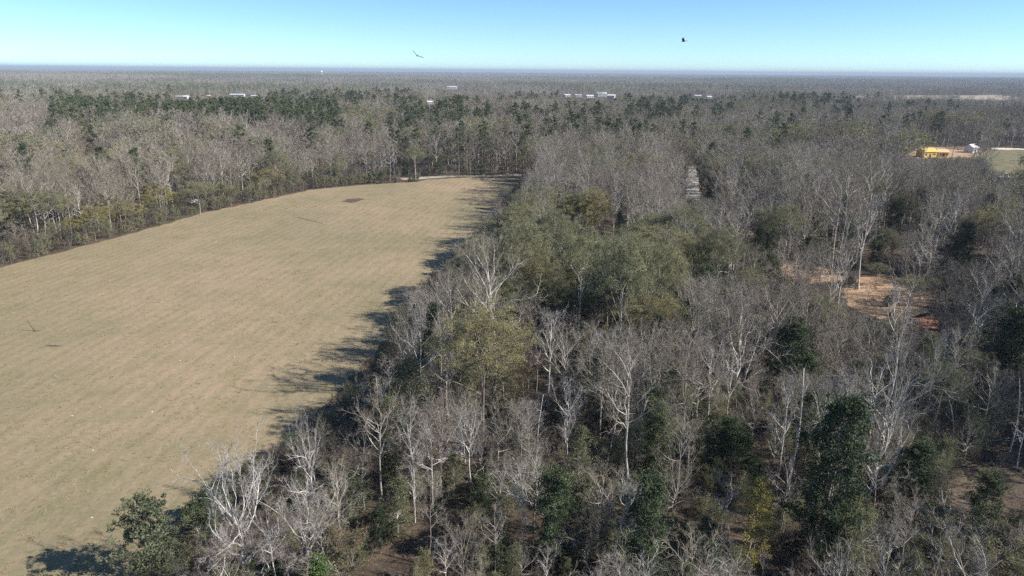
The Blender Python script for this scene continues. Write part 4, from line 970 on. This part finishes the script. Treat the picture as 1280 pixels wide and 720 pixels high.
# ------------------------------------------------------------------ birds
def bird(loc, rot, flap, label, s=1.0):
    o = empty('soaring_bird', loc); o.rotation_euler = rot; o.scale = (s, s, s); tag(o, label, 'bird', 'birds soaring over the woods')
    A = Acc(); yy = np.linspace(-.38, .36, 9); A.tube(np.stack([yy * 0, yy, .02 * np.sin(yy * 4)], 1), (.015, .05, .085, .105, .11, .1, .075, .06, .03), 10)   # body along +y (head end)
    A.tube(np.array(((0, .30, .02), (0, .40, .03), (0, .47, .01), (0, .52, -.02))), (.05, .045, .035, .008), 8)
    tv = [(-.04, -.33, .01), (.04, -.33, .01), (.15, -.68, 0), (.07, -.73, .01), (0, -.74, .01), (-.07, -.73, .01), (-.15, -.68, 0)]; b = A.n
    A.v.append(np.array(tv + [(a, c, d - .015) for a, c, d in tv])); A.n += 14; A.f += [tuple(b + i for i in range(7)), tuple(b + 13 - i for i in range(7))] + [(b + i, b + 7 + i, b + 7 + (i + 1) % 7, b + (i + 1) % 7) for i in range(7)]; A.m += [0] * 9
    q = bpy.data.objects.new('body', A.mesh('body', [M['feather']], True)); col.objects.link(q); q.parent = o
    for sx, fl in zip((-1, 1), flap):
        st = [(.05, .20, -.22), (.35, .26, -.24), (.60, .27, -.22), (.80, .17, -.24)]; A = Acc(); V, F = [], []
        for (u, le, te) in st:
            z = u * math.tan(fl); V += [(sx * u, le, z + .02), (sx * u, (le + te) / 2, z + .035), (sx * u, te, z), (sx * u, (le + te) / 2, z - .01)]
        for i in range(3):
            for j in range(4): a, c = i * 4 + j, i * 4 + (j + 1) % 4; F.append((a, c, c + 4, a + 4))
        F += [(0, 3, 2, 1), (12, 13, 14, 15)]
        wq = mesh_obj('wing', V, F, [M['feather']], parent=o)
        for k in range(6):
            y0 = .15 - k * .072; ang = .55 - k * .26; z0 = .8 * math.tan(fl); L = .30 - abs(k - 2) * .025
            e = np.array((sx * math.cos(ang), math.sin(ang), math.tan(fl) * 1.3)); P0 = np.array((sx * .78, y0, z0)); wd = np.array((0, .03, 0))
            tip = P0 + e * L; V = [P0 - wd, P0 + wd, tip + wd * .5, tip - wd * .5]; V = [tuple(v) for v in V] + [tuple(v + np.array((0, 0, .008))) for v in V]
            mesh_obj('feather', V, [(0, 3, 2, 1), (4, 5, 6, 7), (0, 1, 5, 4), (1, 2, 6, 5), (2, 3, 7, 6), (3, 0, 4, 7)], [M['grey_feather']], parent=wq)
d = ray(521.5, 69.5) * 105; bird((d[0], d[1], CAM_H + d[2]), (R(12), R(33), R(12)), (R(15), R(15)), 'dark soaring bird banking with one wing raised, left of the pair', .88)
d = ray(854.5, 51.5) * 120; bird((d[0], d[1], CAM_H + d[2]), (R(-10), R(14), R(68)), (R(22), R(8)), 'dark compact bird seen edge-on, higher of the pair', .75)

# ------------------------------------------------------------------ the air
v, f = box((0, 25000, 45), (119000, 55000, 96))
hm = bpy.data.materials.new('haze'); hm.use_nodes = True; t = hm.node_tree; t.nodes.remove(t.nodes['Principled BSDF'])
pv = t.nodes.new('ShaderNodeVolumePrincipled'); pv.inputs['Density'].default_value = 1.1e-4; pv.inputs['Color'].default_value = (.50, .60, .74, 1)
t.links.new(pv.outputs[0], t.nodes['Material Output'].inputs['Volume'])
tag(mesh_obj('haze', v, f, [hm]), 'thin blue haze over the far woodland', None, None, 'stuff')
